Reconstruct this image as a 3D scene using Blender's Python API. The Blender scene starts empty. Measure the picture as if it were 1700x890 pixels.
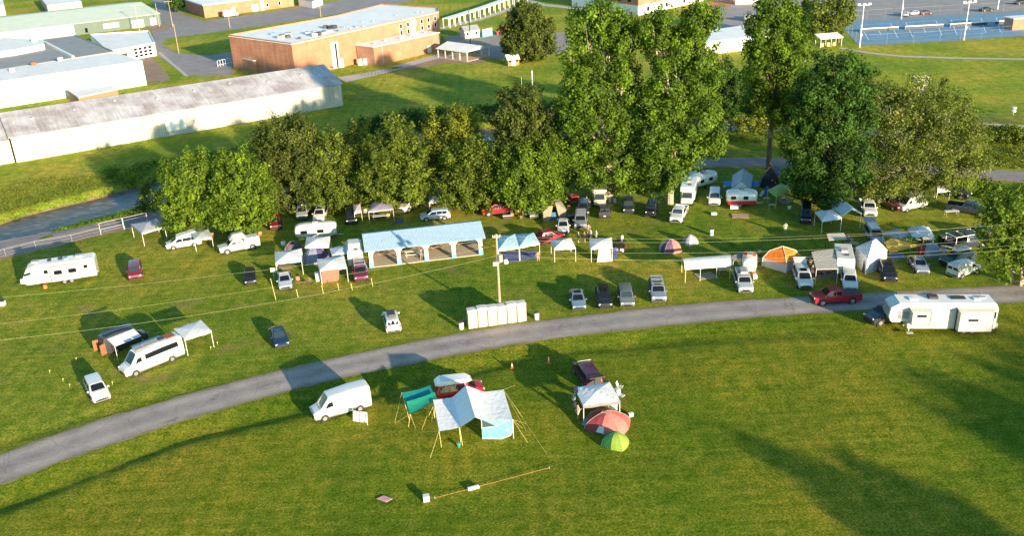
import bpy, bmesh, math, random
import numpy as np
from mathutils import Vector, Matrix
R=math.radians
random.seed(7); rng=np.random.default_rng(7)
S=bpy.context.scene; COL=S.collection
# ---------------------------------------------------------------- camera
F_=1550.; CH=50.4; TH=math.atan(675/F_); ROLL=0.045; CX,CY=850.,445.
cd=bpy.data.cameras.new('camera'); cam=bpy.data.objects.new('camera',cd); COL.objects.link(cam); S.camera=cam
cd.sensor_fit='HORIZONTAL'; cd.sensor_width=36; cd.lens=F_/1700*36; cd.clip_end=6000; cd.clip_start=.5
fwd=Vector((0,math.cos(TH),-math.sin(TH))); up0=Vector((0,math.sin(TH),math.cos(TH))); rt0=Vector((1,0,0))
c_,s_=math.cos(ROLL),math.sin(ROLL)
rt=rt0*c_-up0*s_; up=rt0*s_+up0*c_
cam.matrix_world=Matrix(((rt.x,up.x,-fwd.x,0),(rt.y,up.y,-fwd.y,0),(rt.z,up.z,-fwd.z,CH),(0,0,0,1)))
# ---------------------------------------------------------------- light
SUN_EL=R(11.2); SUN_AZ=R(-55)          # direction towards the sun, math angle in the ground plane
sv=Vector((math.cos(SUN_AZ)*math.cos(SUN_EL),math.sin(SUN_AZ)*math.cos(SUN_EL),math.sin(SUN_EL)))
w=bpy.data.worlds.new("World"); S.world=w; w.use_nodes=True
nt=w.node_tree; bg=nt.nodes['Background']; sk=nt.nodes.new('ShaderNodeTexSky'); sk.sky_type='NISHITA'
sk.sun_disc=False; sk.sun_elevation=SUN_EL; sk.sun_rotation=math.atan2(sv.x,sv.y); sk.altitude=600; sk.air_density=1.0; sk.dust_density=1.0
sk.ozone_density=2.0
tint=nt.nodes.new('ShaderNodeMix'); tint.data_type='RGBA'; tint.blend_type='MULTIPLY'; tint.inputs[0].default_value=1; tint.inputs[7].default_value=(.80,1.10,1.06,1)
nt.links.new(sk.outputs[0],tint.inputs[6]); nt.links.new(tint.outputs[2],bg.inputs[0]); bg.inputs[1].default_value=0.118
sl=bpy.data.lights.new('sun','SUN'); sl.energy=5.0; sl.angle=R(.75); sl.color=(1,.80,.54)
so=bpy.data.objects.new('sun',sl); COL.objects.link(so); so.rotation_euler=sv.to_track_quat('Z','Y').to_euler()
vs=S.view_settings; vs.view_transform='Standard'; vs.look='None'; vs.exposure=1.28; vs.gamma=1
S.render.engine='CYCLES'; S.render.resolution_x=1024; S.render.resolution_y=537
S.cycles.max_bounces=5; S.cycles.diffuse_bounces=2; S.cycles.glossy_bounces=2; S.cycles.transmission_bounces=2; S.cycles.transparent_max_bounces=4
# ---------------------------------------------------------------- pixel (of the 1700x890 photo) -> ground point
def W(px,py,z=0.):
    u=px-CX; v=CY-py
    d=fwd*F_+rt*u+up*v
    t=(z-CH)/d.z
    return Vector((0,0,CH))+d*t
def Qy(x,y,z):
    v=Vector((x,y,z-CH)); dep=v.dot(fwd); return CY-F_*v.dot(up)/dep
def hfor(b,ty,z0=0):
    lo,hi=0.,45.
    for _ in range(30):
        m=(lo+hi)/2
        if Qy(b.x,b.y,m)>ty: lo=m
        else: hi=m
    return lo
def ang(a,b): return math.atan2(b.y-a.y,b.x-a.x)
# ---------------------------------------------------------------- terrain height
def poly(pxs): return np.array([[W(*p).x,W(*p).y] for p in pxs])
def sdist(P,pl):
    P=np.atleast_2d(P); best=np.full(len(P),1e9); sg=np.ones(len(P)); tt=np.zeros(len(P)); acc=0
    for a,b in zip(pl[:-1],pl[1:]):
        d=b-a; L=np.hypot(*d); q=P-a; t=np.clip((q@d)/L**2,0,1); r=q-t[:,None]*d; dd=np.hypot(r[:,0],r[:,1])
        m=dd<best; best[m]=dd[m]; sg[m]=np.sign(d[0]*q[:,1]-d[1]*q[:,0])[m]; tt[m]=(acc+t*L)[m]; acc+=L
    return best*sg,tt
DITCH=poly([(-200,890),(0,838),(148,783),(297,726),(482,682),(700,630),(931,580),(1141,561),(1368,548),(1480,542)])
DITCH2=poly([(-200,790),(0,737),(100,705),(200,676),(330,640),(420,618)])
CREEK0=poly([(-640,560),(-250,440)]); CREEKL=float(np.hypot(*(CREEK0[1]-CREEK0[0])))
CREEK=poly([(-640,560),(-250,440),(-100,408),(0,386),(65,364),(126,348),(176,336),(226,322),(300,302),(430,275),(560,238),(700,222),(900,213),(1100,206),(1300,204),(1500,212),(1800,226)])
def gz_arr(P):
    P=np.atleast_2d(P).astype(float)
    z=np.zeros(len(P))
    d,t=sdist(P,DITCH); L=np.hypot(*np.diff(DITCH,axis=0).T).sum()
    fade=np.clip((L-t)/14,0,1)*np.clip(.45+(L-t)/90,0,1)*np.where(t>=L-1e-6,0,1)
    d=-d   # positive towards the camera (field side)
    prof=np.where(d>0, -.36*np.clip(1-d/2.3,0,1), -.36*np.clip(1+d/3.2,0,1))
    prof=np.where((d>0)&(d<2.3),-.36*(.5+.5*np.cos(np.pi*d/2.3)),prof)
    z+=prof*fade
    d,t=sdist(P,DITCH2); d=-d; L=np.hypot(*np.diff(DITCH2,axis=0).T).sum()
    z+=-.14*(.5+.5*np.cos(np.pi*np.clip(d/1.3,-1,1)))*np.clip((L-t)/8,0,1)
    d,t=sdist(P,CREEK); a=np.abs(d); hw=np.clip(5.6-(t-CREEKL-70)*.03,3.0,5.6)
    k=np.clip((a-hw)/3.0,0,1); z+=-1.9*(1-(k*k*(3-2*k)))
    return z
def gz(x,y): return float(gz_arr([[x,y]])[0])
def G(px,py): 
    p=W(px,py); p.z=gz(p.x,p.y); return p
# ---------------------------------------------------------------- materials
M={}
def nodes(name):
    m=bpy.data.materials.new(name); m.use_nodes=True; t=m.node_tree; return m,t,t.nodes['Principled BSDF']
def N(t,ty,**k):
    n=t.nodes.new(ty)
    for a,b in k.items():
        if a in n.inputs: n.inputs[a].default_value=b
        else: setattr(n,a,b)
    return n
def ramp(t,fac,stops):
    r=t.nodes.new('ShaderNodeValToRGB'); e=r.color_ramp.elements
    while len(e)<len(stops): e.new(.5)
    for i,(p,c) in enumerate(stops): e[i].position=p; e[i].color=(*c,1)
    t.links.new(fac,r.inputs[0]); return r.outputs[0]
def noise(t,vec,scale,detail=3,rough=.55):
    n=N(t,'ShaderNodeTexNoise',Scale=scale,Detail=detail,Roughness=rough)
    if vec is not None: t.links.new(vec,n.inputs['Vector'])
    return n.outputs[0]
def mapping(t,scale=(1,1,1),rot=(0,0,0),src='pos'):
    if src=='pos': o=N(t,'ShaderNodeNewGeometry').outputs['Position']
    else: o=N(t,'ShaderNodeTexCoord').outputs['Object']
    m=t.nodes.new('ShaderNodeMapping'); m.inputs['Scale'].default_value=scale; m.inputs['Rotation'].default_value=rot
    t.links.new(o,m.inputs[0]); return m.outputs[0]
def mixc(t,f,a,b,mode='MIX'):
    m=t.nodes.new('ShaderNodeMix'); m.data_type='RGBA'; m.blend_type=mode
    for s,v in ((m.inputs[0],f),(m.inputs[6],a),(m.inputs[7],b)):
        if isinstance(v,(int,float)): s.default_value=v
        elif isinstance(v,tuple): s.default_value=(*v,1)
        else: t.links.new(v,s)
    return m.outputs[2]
def bump(t,b,h,strength=.4,dist=.1):
    n=N(t,'ShaderNodeBump',Strength=strength,Distance=dist); t.links.new(h,n.inputs['Height']); t.links.new(n.outputs[0],b.inputs['Normal'])
def plain(name,col,rough=.6,metal=0,var=.10,scale=6,spec=.5,coat=0):
    m,t,b=nodes(name); v=mapping(t,src='obj')
    n=noise(t,v,scale,4)
    c0=tuple(max(0,x*(1-var)) for x in col); c1=tuple(min(1,x*(1+var)) for x in col)
    t.links.new(ramp(t,n,[(.3,c0),(.7,c1)]),b.inputs['Base Color'])
    b.inputs['Roughness'].default_value=rough; b.inputs['Metallic'].default_value=metal
    b.inputs['Specular IOR Level'].default_value=spec; b.inputs['Coat Weight'].default_value=coat
    M[name]=m; return m
def mk_grass():
    m,t,b=nodes('grass'); v=mapping(t)
    fine=noise(t,v,4.5,4,.8); mid=noise(t,v,.7,5,.65); big=noise(t,v,.05,3,.5)
    streak=noise(t,mapping(t,(.10,1.7,1),(0,0,R(-18))),1.0,3,.6)
    streak2=noise(t,mapping(t,(1.0,.05,1),(0,0,R(64))),.8,2,.5)
    zone=N(t,'ShaderNodeAttribute',attribute_name='zone').outputs['Fac']
    near=(.160,.196,.015); camp=(.215,.250,.026); far=N(t,'ShaderNodeAttribute',attribute_name='far').outputs['Fac']
    base=mixc(t,far,mixc(t,zone,near,camp),(.285,.325,.036))
    c=mixc(t,1.0,base,ramp(t,fine,[(.36,(.42,.50,.40)),(.5,(.95,.97,.95)),(.64,(1.75,1.5,1.9))]),'MULTIPLY')
    c=mixc(t,1.0,c,ramp(t,mid,[(.36,(.68,.80,.6)),(.5,(1,1,1)),(.66,(1.42,1.15,1.5))]),'MULTIPLY')
    c=mixc(t,1.0,c,ramp(t,big,[(.34,(.62,.82,.7)),(.5,(.95,.98,.95)),(.66,(1.40,1.12,1.3))]),'MULTIPLY')
    c=mixc(t,1.0,c,ramp(t,streak,[(.35,(.82,.88,.85)),(.65,(1.16,1.09,1.1))]),'MULTIPLY')
    c=mixc(t,.7,c,ramp(t,streak2,[(.4,(.84,.9,.86)),(.6,(1.10,1.06,1.05))]),'MULTIPLY')
    wn=noise(t,v,.16,4,.65); wm=ramp(t,wn,[(.58,(0,0,0)),(.68,(.6,.6,.6))]); zm=t.nodes.new('ShaderNodeMath'); zm.operation='MULTIPLY'; t.links.new(wm,zm.inputs[0]); t.links.new(zone,zm.inputs[1])
    c=mixc(t,zm.outputs[0],c,mixc(t,1.0,(.27,.215,.075),ramp(t,fine,[(.36,(.6,.6,.6)),(.64,(1.3,1.3,1.3))]),'MULTIPLY'))
    sx=N(t,'ShaderNodeSeparateXYZ'); t.links.new(N(t,'ShaderNodeNewGeometry').outputs['Position'],sx.inputs[0])
    mr=N(t,'ShaderNodeMapRange'); mr.inputs['From Min'].default_value=-.75; mr.inputs['From Max'].default_value=-1.1; t.links.new(sx.outputs[2],mr.inputs[0])
    c=mixc(t,mr.outputs[0],c,ramp(t,mid,[(.35,(.10,.07,.04)),(.65,(.26,.19,.11))]))
    t.links.new(c,b.inputs['Base Color']); b.inputs['Roughness'].default_value=.95; b.inputs['Specular IOR Level'].default_value=.05
    bump(t,b,noise(t,v,3.4,5,.85),.75,.14)
    M['grass']=m
mk_grass()
def mk_asphalt(name,c,var=.15,tint=(1,1,1)):
    m,t,b=nodes(name); v=mapping(t)
    a=noise(t,v,9,5,.7); g=noise(t,v,.25,3,.5); l=noise(t,mapping(t,(.06,1.3,1),(0,0,R(-12))),1,2)
    col=ramp(t,a,[(.3,tuple(x*(1-var) for x in c)),(.7,tuple(x*(1+var) for x in c))])
    col=mixc(t,.6,col,ramp(t,g,[(.35,(.82,.82,.84)),(.65,(1.15,1.12,1.1))]),'MULTIPLY')
    col=mixc(t,.5,col,ramp(t,l,[(.4,(.85,.85,.85)),(.6,(1.1,1.1,1.1))]),'MULTIPLY')
    t.links.new(col,b.inputs['Base Color']); b.inputs['Roughness'].default_value=.85; bump(t,b,a,.3,.02); M[name]=m
mk_asphalt('asphalt',(.27,.245,.245)); mk_asphalt('asphalt_dark',(.16,.15,.155)); mk_asphalt('gravel',(.30,.26,.23),.3); mk_asphalt('dirt',(.30,.20,.13),.3)
mk_asphalt('path_gravel',(.26,.215,.215),.2); mk_asphalt('verge',(.22,.20,.09),.4); mk_asphalt('lot',(.30,.28,.28),.2); mk_asphalt('clay',(.42,.20,.10),.2)
def mk_road():
    m,t,b=nodes('road'); v=mapping(t)
    a=noise(t,v,7,5,.75); g=noise(t,v,.3,4,.6)
    ac=N(t,'ShaderNodeAttribute',attribute_name='across').outputs['Fac']
    col=ramp(t,a,[(.3,(.27,.235,.22)),(.7,(.39,.345,.325))])
    col=mixc(t,1.0,col,ramp(t,ac,[(0,(.80,.78,.70)),(.10,(.97,.95,.92)),(.22,(1.12,1.11,1.1)),(.36,(.95,.94,.94)),(.5,(.88,.87,.87)),(.62,(.96,.95,.95)),(.78,(1.12,1.11,1.1)),(.92,(.96,.95,.93)),(1,(.78,.76,.68))]),'MULTIPLY')
    col=mixc(t,.8,col,ramp(t,g,[(.36,(.80,.79,.80)),(.5,(1,1,1)),(.66,(1.16,1.14,1.12))]),'MULTIPLY')
    vo=N(t,'ShaderNodeTexVoronoi',Scale=.22); vo.feature='DISTANCE_TO_EDGE'; vd=t.nodes.new('ShaderNodeVectorMath'); vd.operation='ADD'
    nz=N(t,'ShaderNodeTexNoise',Scale=.8,Detail=4); t.links.new(v,nz.inputs['Vector']); t.links.new(v,vd.inputs[0]); t.links.new(nz.outputs[1],vd.inputs[1]); t.links.new(vd.outputs[0],vo.inputs['Vector'])
    col=mixc(t,.55,col,ramp(t,vo.outputs[0],[(0,(.45,.45,.46)),(.012,(1,1,1))]),'MULTIPLY')
    t.links.new(col,b.inputs['Base Color']); b.inputs['Roughness'].default_value=.9; b.inputs['Specular IOR Level'].default_value=.2; bump(t,b,a,.3,.02); M['road']=m
mk_road()
def mk_metal_roof():
    m,t,b=nodes('rusty_roof'); v=mapping(t,src='obj')
    a=noise(t,mapping(t,(2.2,.16,.16),src='obj'),1.0,4,.7); g=noise(t,v,.22,4,.6)
    c=ramp(t,a,[(.3,(.37,.36,.375)),(.5,(.48,.47,.485)),(.72,(.60,.59,.60))])
    c=mixc(t,.75,c,ramp(t,g,[(.38,(.62,.52,.50)),(.5,(.92,.88,.88)),(.65,(1.1,1.1,1.12))]),'MULTIPLY')
    t.links.new(c,b.inputs['Base Color']); b.inputs['Roughness'].default_value=.6
    wv=N(t,'ShaderNodeTexWave',Scale=1.6); wv.bands_direction='X'; t.links.new(v,wv.inputs['Vector']); bump(t,b,wv.outputs[1],.5,.06)
    M['rusty_roof']=m
mk_metal_roof()
def mk_corr(name,c,sc=2.2,var=.08):
    m,t,b=nodes(name); v=mapping(t,src='obj'); a=noise(t,mapping(t,(3,3,.12),src='obj'),1.2,4,.6)
    t.links.new(ramp(t,a,[(.3,tuple(x*(1-2*var) for x in c)),(.7,tuple(min(1,x*(1+var)) for x in c))]),b.inputs['Base Color'])
    wv=N(t,'ShaderNodeTexWave',Scale=sc); wv.bands_direction='X'; t.links.new(v,wv.inputs['Vector']); bump(t,b,wv.outputs[1],.5,.05)
    b.inputs['Roughness'].default_value=.6; M[name]=m
mk_corr('wall_cream',(.53,.485,.42),.9,.16); mk_corr('wall_green',(.12,.165,.145)); mk_corr('blue_metal',(.33,.47,.61),1.5,.06)
def mk_brick(name,c1,c2):
    m,t,b=nodes(name); v=mapping(t,(1,1,1),src='obj')
    br=N(t,'ShaderNodeTexBrick',Scale=2.2); br.inputs['Color1'].default_value=(*c1,1); br.inputs['Color2'].default_value=(*c2,1); br.inputs['Mortar'].default_value=(.42,.32,.26,1)
    mp=t.nodes.new('ShaderNodeMapping'); mp.inputs['Rotation'].default_value=(R(90),0,0); t.links.new(v,mp.inputs[0]); t.links.new(mp.outputs[0],br.inputs['Vector'])
    g=noise(t,v,.35,4,.6); c=mixc(t,.7,br.outputs[0],ramp(t,g,[(.35,(.78,.74,.72)),(.65,(1.15,1.12,1.1))]),'MULTIPLY')
    t.links.new(c,b.inputs['Base Color']); b.inputs['Roughness'].default_value=.85; M[name]=m
mk_brick('brick',(.52,.205,.10),(.42,.15,.075))
def mk_water():
    m,t,b=nodes('water'); v=mapping(t,(1,1,1)); a=noise(t,mapping(t,(.5,1.6,1),(0,0,R(20))),1.3,4,.6)
    t.links.new(ramp(t,a,[(.3,(.03,.026,.024)),(.5,(.10,.08,.075)),(.70,(.27,.23,.21))]),b.inputs['Base Color']); b.inputs['Roughness'].default_value=.3; b.inputs['Specular IOR Level'].default_value=.3
    bump(t,b,a,.7,.12); M['water']=m
mk_water()
def mk_leaf(name,c,dark=.45,light=1.9,trans=.35):
    m=bpy.data.materials.new(name); m.use_nodes=True; t=m.node_tree; b=t.nodes['Principled BSDF']
    ge=N(t,'ShaderNodeNewGeometry'); at=N(t,'ShaderNodeAttribute',attribute_name='tint')
    r1=ramp(t,ge.outputs['Random Per Island'],[(0,tuple(x*.72 for x in c)),(.5,c),(1,tuple(min(1,x*1.35) for x in c))])
    r2=ramp(t,at.outputs['Fac'],[(0,(dark,dark*1.05,dark*1.1)),(.5,(1,1,1)),(1,(light,light*.92,light*.75))])
    col=mixc(t,1.0,r1,r2,'MULTIPLY'); t.links.new(col,b.inputs['Base Color']); b.inputs['Roughness'].default_value=.6; b.inputs['Specular IOR Level'].default_value=.2
    tr=t.nodes.new('ShaderNodeBsdfTranslucent'); t.links.new(mixc(t,1.0,col,(1.5,1.6,.6),'MULTIPLY'),tr.inputs[0])
    mx=t.nodes.new('ShaderNodeMixShader'); mx.inputs[0].default_value=trans
    t.links.new(b.outputs[0],mx.inputs[1]); t.links.new(tr.outputs[0],mx.inputs[2]); t.links.new(mx.outputs[0],t.nodes['Material Output'].inputs[0]); M[name]=m
mk_leaf('leaf_bright',(.115,.180,.016)); mk_leaf('leaf_mid',(.105,.145,.018)); mk_leaf('leaf_dark',(.082,.108,.020)); mk_leaf('leaf_yellow',(.160,.185,.020))
mk_leaf('leaf_sycamore',(.090,.155,.014)); mk_leaf('leaf_pale',(.125,.160,.030)); mk_leaf('leaf_deep',(.042,.095,.014)); mk_leaf('weed',(.17,.20,.025),.6,1.5); mk_leaf('weed_green',(.085,.16,.014))
def mk_paint():
    m,t,b=nodes('paint'); oi=N(t,'ShaderNodeObjectInfo'); n=noise(t,mapping(t,src='obj'),2.5,3)
    t.links.new(mixc(t,.5,oi.outputs['Color'],ramp(t,n,[(.3,(.9,.9,.9)),(.7,(1.06,1.06,1.06))]),'MULTIPLY'),b.inputs['Base Color'])
    b.inputs['Roughness'].default_value=.32; b.inputs['Coat Weight'].default_value=.6; b.inputs['Coat Roughness'].default_value=.08; b.inputs['Metallic'].default_value=.15; M['paint']=m
    m,t,b=nodes('fabric'); oi=N(t,'ShaderNodeObjectInfo'); n=noise(t,mapping(t,src='obj'),1.8,4)
    t.links.new(mixc(t,.7,oi.outputs['Color'],ramp(t,n,[(.3,(.86,.87,.9)),(.7,(1.06,1.05,1.04))]),'MULTIPLY'),b.inputs['Base Color'])
    b.inputs['Roughness'].default_value=.7; bump(t,b,noise(t,mapping(t,src='obj'),2.2,3),.5,.12)
    tr=t.nodes.new('ShaderNodeBsdfTranslucent'); t.links.new(oi.outputs['Color'],tr.inputs[0]); mx=t.nodes.new('ShaderNodeMixShader'); mx.inputs[0].default_value=.12
    t.links.new(b.outputs[0],mx.inputs[1]); t.links.new(tr.outputs[0],mx.inputs[2]); t.links.new(mx.outputs[0],t.nodes['Material Output'].inputs[0]); M['fabric']=m
mk_paint()
plain('glass',(.008,.011,.016),.08,var=.3,spec=.45); plain('glass_blue',(.03,.05,.07),.04,spec=1.0)
plain('rubber',(.02,.02,.02),.8); plain('rim',(.45,.45,.46),.35,.7); plain('trim',(.025,.025,.028),.5); plain('chrome',(.7,.7,.7),.25,.8)
plain('lens',(.75,.75,.72),.15); plain('red_lens',(.35,.015,.015),.2); plain('white',(.80,.79,.76),.5,var=.04); plain('white_roof',(.78,.77,.76),.7,var=.08,scale=.4)
plain('offwhite',(.66,.62,.55),.7); plain('grey',(.33,.33,.34),.7); plain('dark',(.05,.05,.055),.6); plain('solar',(.02,.025,.045),.15,spec=.8)
plain('wood',(.30,.19,.10),.8,var=.25); plain('pole_wood',(.36,.29,.20),.85,var=.2); plain('bark',(.16,.115,.08),.95,var=.35,scale=3); plain('bark_pale',(.36,.30,.23),.9,var=.3,scale=3)
plain('concrete',(.46,.37,.28),.85,var=.12); plain('sidewalk',(.46,.42,.38),.85); plain('yellow',(.60,.52,.20),.6); plain('orange',(.75,.16,.03),.6); plain('cord',(.62,.30,.12),.7); plain('wire',(.46,.46,.24),.6)
plain('toilet',(.46,.39,.34),.5,var=.10,scale=2.5); plain('toilet_roof',(.60,.57,.53),.5); plain('green_plastic',(.02,.25,.16),.5); plain('teal_plastic',(.15,.50,.52),.5)
plain('blue_paint',(.16,.36,.62),.6); plain('steel',(.5,.5,.5),.5,.4); plain('stripe',(.28,.29,.32),.5); plain('grey_roof',(.27,.275,.285),.8,var=.1,scale=.3); plain('pink',(.55,.33,.32),.8)
plain('green_roof',(.60,.66,.54),.7,var=.06,scale=.3); plain('court_blue',(.13,.27,.42),.8,var=.12,scale=.3); plain('court_edge',(.17,.27,.34),.8); plain('skin',(.50,.30,.20),.6); plain('hair',(.06,.04,.03),.8)
plain('meshscreen',(.42,.42,.44),.8); plain('rust',(.25,.10,.05),.8); plain('roof_white',(.84,.84,.83),.6,var=.06,scale=.25)
# ---------------------------------------------------------------- mesh building
class MB:
    def __init__(s): s.v=[]; s.f=[]; s.mi=[]; s.cur=0
    def face(s,pts):
        n=len(s.v); s.v+= [tuple(p) for p in pts]; s.f.append(tuple(range(n,n+len(pts)))); s.mi.append(s.cur); return s
    def raw(s,vs,fs):
        n=len(s.v); s.v+=[tuple(p) for p in vs]; 
        for f in fs: s.f.append(tuple(i+n for i in f)); s.mi.append(s.cur)
        return s
    def box(s,c,d,rz=0,ry=0,taper=1.):
        x,y,z=[k/2 for k in d]; vs=[]
        for sz in (-1,1):
            k=taper if sz>0 else 1
            for sx,sy in ((-1,-1),(1,-1),(1,1),(-1,1)): vs.append(Vector((sx*x*k,sy*y*k,sz*z)))
        m=Matrix.Rotation(rz,3,'Z')@Matrix.Rotation(ry,3,'Y'); c=Vector(c)
        return s.raw([m@v+c for v in vs],[(3,2,1,0),(4,5,6,7),(0,1,5,4),(1,2,6,5),(2,3,7,6),(3,0,4,7)])
    def tube(s,a,b,r,r2=None,n=8,cap=True):
        a=Vector(a); b=Vector(b); r2=r if r2 is None else r2; d=(b-a)
        if d.length<1e-6: return s
        q=d.normalized().to_track_quat('Z','Y'); vs=[]
        for p,rr in ((a,r),(b,r2)):
            for i in range(n): vs.append(p+q@Vector((math.cos(2*math.pi*i/n)*rr,math.sin(2*math.pi*i/n)*rr,0)))
        fs=[(i,(i+1)%n,n+(i+1)%n,n+i) for i in range(n)]
        if cap: fs+=[tuple(range(n-1,-1,-1)),tuple(range(n,2*n))]
        return s.raw(vs,fs)
    def path(s,pts,r,n=5):
        for a,b in zip(pts[:-1],pts[1:]): s.tube(a,b,r,None,n)
        return s
    def prism(s,pts,z0,z1):      # pts: xy outline
        n=len(pts); A=sum(pts[i][0]*pts[(i+1)%n][1]-pts[(i+1)%n][0]*pts[i][1] for i in range(n))
        if A<0: pts=pts[::-1]
        vs=[(p[0],p[1],z0) for p in pts]+[(p[0],p[1],z1) for p in pts]
        return s.raw(vs,[tuple(range(n-1,-1,-1)),tuple(range(n,2*n))]+[(i,(i+1)%n,n+(i+1)%n,n+i) for i in range(n)])
    def profile(s,pts,y0,y1):    # pts: xz outline extruded in y
        n=len(pts); A=sum(pts[i][0]*pts[(i+1)%n][1]-pts[(i+1)%n][0]*pts[i][1] for i in range(n))
        if A<0: pts=pts[::-1]
        vs=[(p[0],y0,p[1]) for p in pts]+[(p[0],y1,p[1]) for p in pts]
        return s.raw(vs,[tuple(range(n)),tuple(range(2*n-1,n-1,-1))]+[(n+i,n+(i+1)%n,(i+1)%n,i) for i in range(n)])
    def slab(s,pts,th=.03):      # thin solid under a (roughly flat) polygon
        pts=[Vector(p) for p in pts]; n=len(pts); nm=Vector((0,0,0))
        for i in range(n):
            a,b=pts[i],pts[(i+1)%n]; nm+=a.cross(b)
        if nm.length<1e-9: return s
        nm.normalize()
        if nm.z<0: pts=pts[::-1]; nm=-nm
        lo=[p-nm*th for p in pts]
        return s.raw(pts+lo,[tuple(range(n)),tuple(range(2*n-1,n-1,-1))]+[(n+i,n+(i+1)%n,(i+1)%n,i) for i in range(n)])
    def loft(s,rings,cap=True):
        n=len(rings[0]); vs=[p for r in rings for p in r]; fs=[]
        for k in range(len(rings)-1):
            for i in range(n): j=(i+1)%n; fs.append((k*n+i,k*n+j,(k+1)*n+j,(k+1)*n+i))
        if cap: fs+=[tuple(range(n-1,-1,-1)),tuple((len(rings)-1)*n+i for i in range(n))]
        return s.raw(vs,fs)
    def mesh(s,name,mat,smooth=False,fix=False):
        me=bpy.data.meshes.new(name); me.from_pydata(s.v,[],s.f)
        mats=mat if isinstance(mat,(list,tuple)) else [mat]
        for m in mats: me.materials.append(M[m])
        if len(mats)>1: me.polygons.foreach_set('material_index',s.mi)
        if fix or smooth:
            bm=bmesh.new(); bm.from_mesh(me); bmesh.ops.remove_doubles(bm,verts=bm.verts,dist=1e-4) if smooth else None
            bmesh.ops.recalc_face_normals(bm,faces=bm.faces)
            if smooth:
                for f in bm.faces: f.smooth=True
                for e in bm.edges:
                    if len(e.link_faces)==2 and e.calc_face_angle(0)>R(smooth if smooth is not True else 38): e.smooth=False
            bm.to_mesh(me); bm.free()
        me.update(); return me
    def build(s,name,mat,parent=None,smooth=False,bevel=0,color=None,fix=False,loc=None,rz=0):
        o=obj(name,s.mesh(name,mat,smooth,fix),parent,color)
        if bevel: bevel_mod(o,bevel)
        if loc is not None: o.location=loc; o.rotation_euler.z=rz
        return o
def bevel_mod(o,w_):
    m=o.modifiers.new('bevel','BEVEL'); m.width=w_; m.segments=2; m.limit_method='ANGLE'; m.angle_limit=R(40)
def obj(name,me,parent=None,color=None):
    o=bpy.data.objects.new(name,me); COL.objects.link(o); o.parent=parent
    if color is not None: o.color=(*color,1)
    return o
def tag(o,label,cat,group=None):
    o['label']=label; o['category']=cat
    if group: o['group']=group
    return o
def thing(name,label,cat,loc=(0,0,0),rz=0,group=None):
    o=bpy.data.objects.new(name,None); COL.objects.link(o); o.location=loc; o.rotation_euler=(0,0,rz); o.empty_display_size=.3
    return tag(o,label,cat,group)
def kind(o,k='structure'): o['kind']=k; return o
def recenter(o,c):
    """put a world-built mesh's origin at c"""
    o.data.transform(Matrix.Translation(-Vector(c))); o.location=c; return o
# ================================================================ SETTING
def grow(a,b,step,lo,hi):
    xs=list(np.arange(a,b,step)); d=step; x=xs[-1]
    while x<hi: d*=1.16; x+=d; xs.append(x)
    d=step; x=xs[0]; pre=[]
    while x>lo: d*=1.16; x-=d; pre.append(x)
    return np.array(pre[::-1]+xs)
def terrain():
    xs=grow(-112,95,.7,-3000,3000); ys=grow(50,232,.7,-1500,4500)
    X,Y=np.meshgrid(xs,ys); P=np.stack([X.ravel(),Y.ravel()],1); Z=gz_arr(P)
    fade=((P[:,0]>-125)&(P[:,0]<120)&(P[:,1]>30)&(P[:,1]<260)); 
    bumps=np.zeros(len(P))
    for k in range(26):
        a=rng.uniform(0,math.pi); l=rng.uniform(3,18); ph=rng.uniform(0,6.28)
        bumps+=np.sin((P[:,0]*math.cos(a)+P[:,1]*math.sin(a))*2*math.pi/l+ph)*l*.0008
    d,_=sdist(P,ROADC); k=np.clip((np.abs(d)-3.0)/2,0,1)
    Z=Z+bumps*fade*k
    far=np.clip((np.hypot(P[:,0],P[:,1])-120)/30,0,1); 
    n=len(xs); m=len(ys)
    idx=np.arange(n*m).reshape(m,n); f=np.stack([idx[:-1,:-1],idx[:-1,1:],idx[1:,1:],idx[1:,:-1]],-1).reshape(-1,4)
    me=bpy.data.meshes.new('ground'); me.vertices.add(len(P)); me.vertices.foreach_set('co',np.column_stack([P,Z]).ravel())
    me.loops.add(f.size); me.loops.foreach_set('vertex_index',f.ravel()); me.polygons.add(len(f)); me.polygons.foreach_set('loop_start',np.arange(0,f.size,4)); me.polygons.foreach_set('use_smooth',np.ones(len(f),bool)); me.update(calc_edges=True); me.materials.append(M['grass'])
    zz=np.clip((-d*np.sign(SIDE)-1)/5,0,1); zz=np.where(np.hypot(P[:,0],P[:,1])>400,1,zz)
    dc,_=sdist(P,CREEK); sg=np.sign(sdist([[W(850,100).x,W(850,100).y]],CREEK)[0][0]); fr=np.clip(dc*sg/25-.2,0,1)
    at=me.attributes.new('far','FLOAT','POINT'); at.data.foreach_set('value',fr.astype(np.float32))
    at=me.attributes.new('zone','FLOAT','POINT'); at.data.foreach_set('value',zz.astype(np.float32))
    return kind(obj('ground',me))
RT=[(-700,1030),(-480,944),(-260,857),(-100,798),(0,755),(74,729),(171,697),(274,667.5),(371,640),(471,615),(540,599),(608,585),(664,573),(760,555.5),(850,540),(979,525),(1076,512),(1174,503),(1335,494.5),(1454,487),(1580,480.5),(1700,474),(1850,466),(2000,459)]
RB=[(-700,1100),(-480,1004),(-260,912),(-100,848),(0,803),(74,775),(185,736),(297,699),(371,677),(478,649),(556,628),(700,600),(770,586),(850,572),(947,556),(1044,547),(1174,533),(1335,520.5),(1443,514),(1580,508),(1700,501),(1850,493),(2000,486)]
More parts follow.
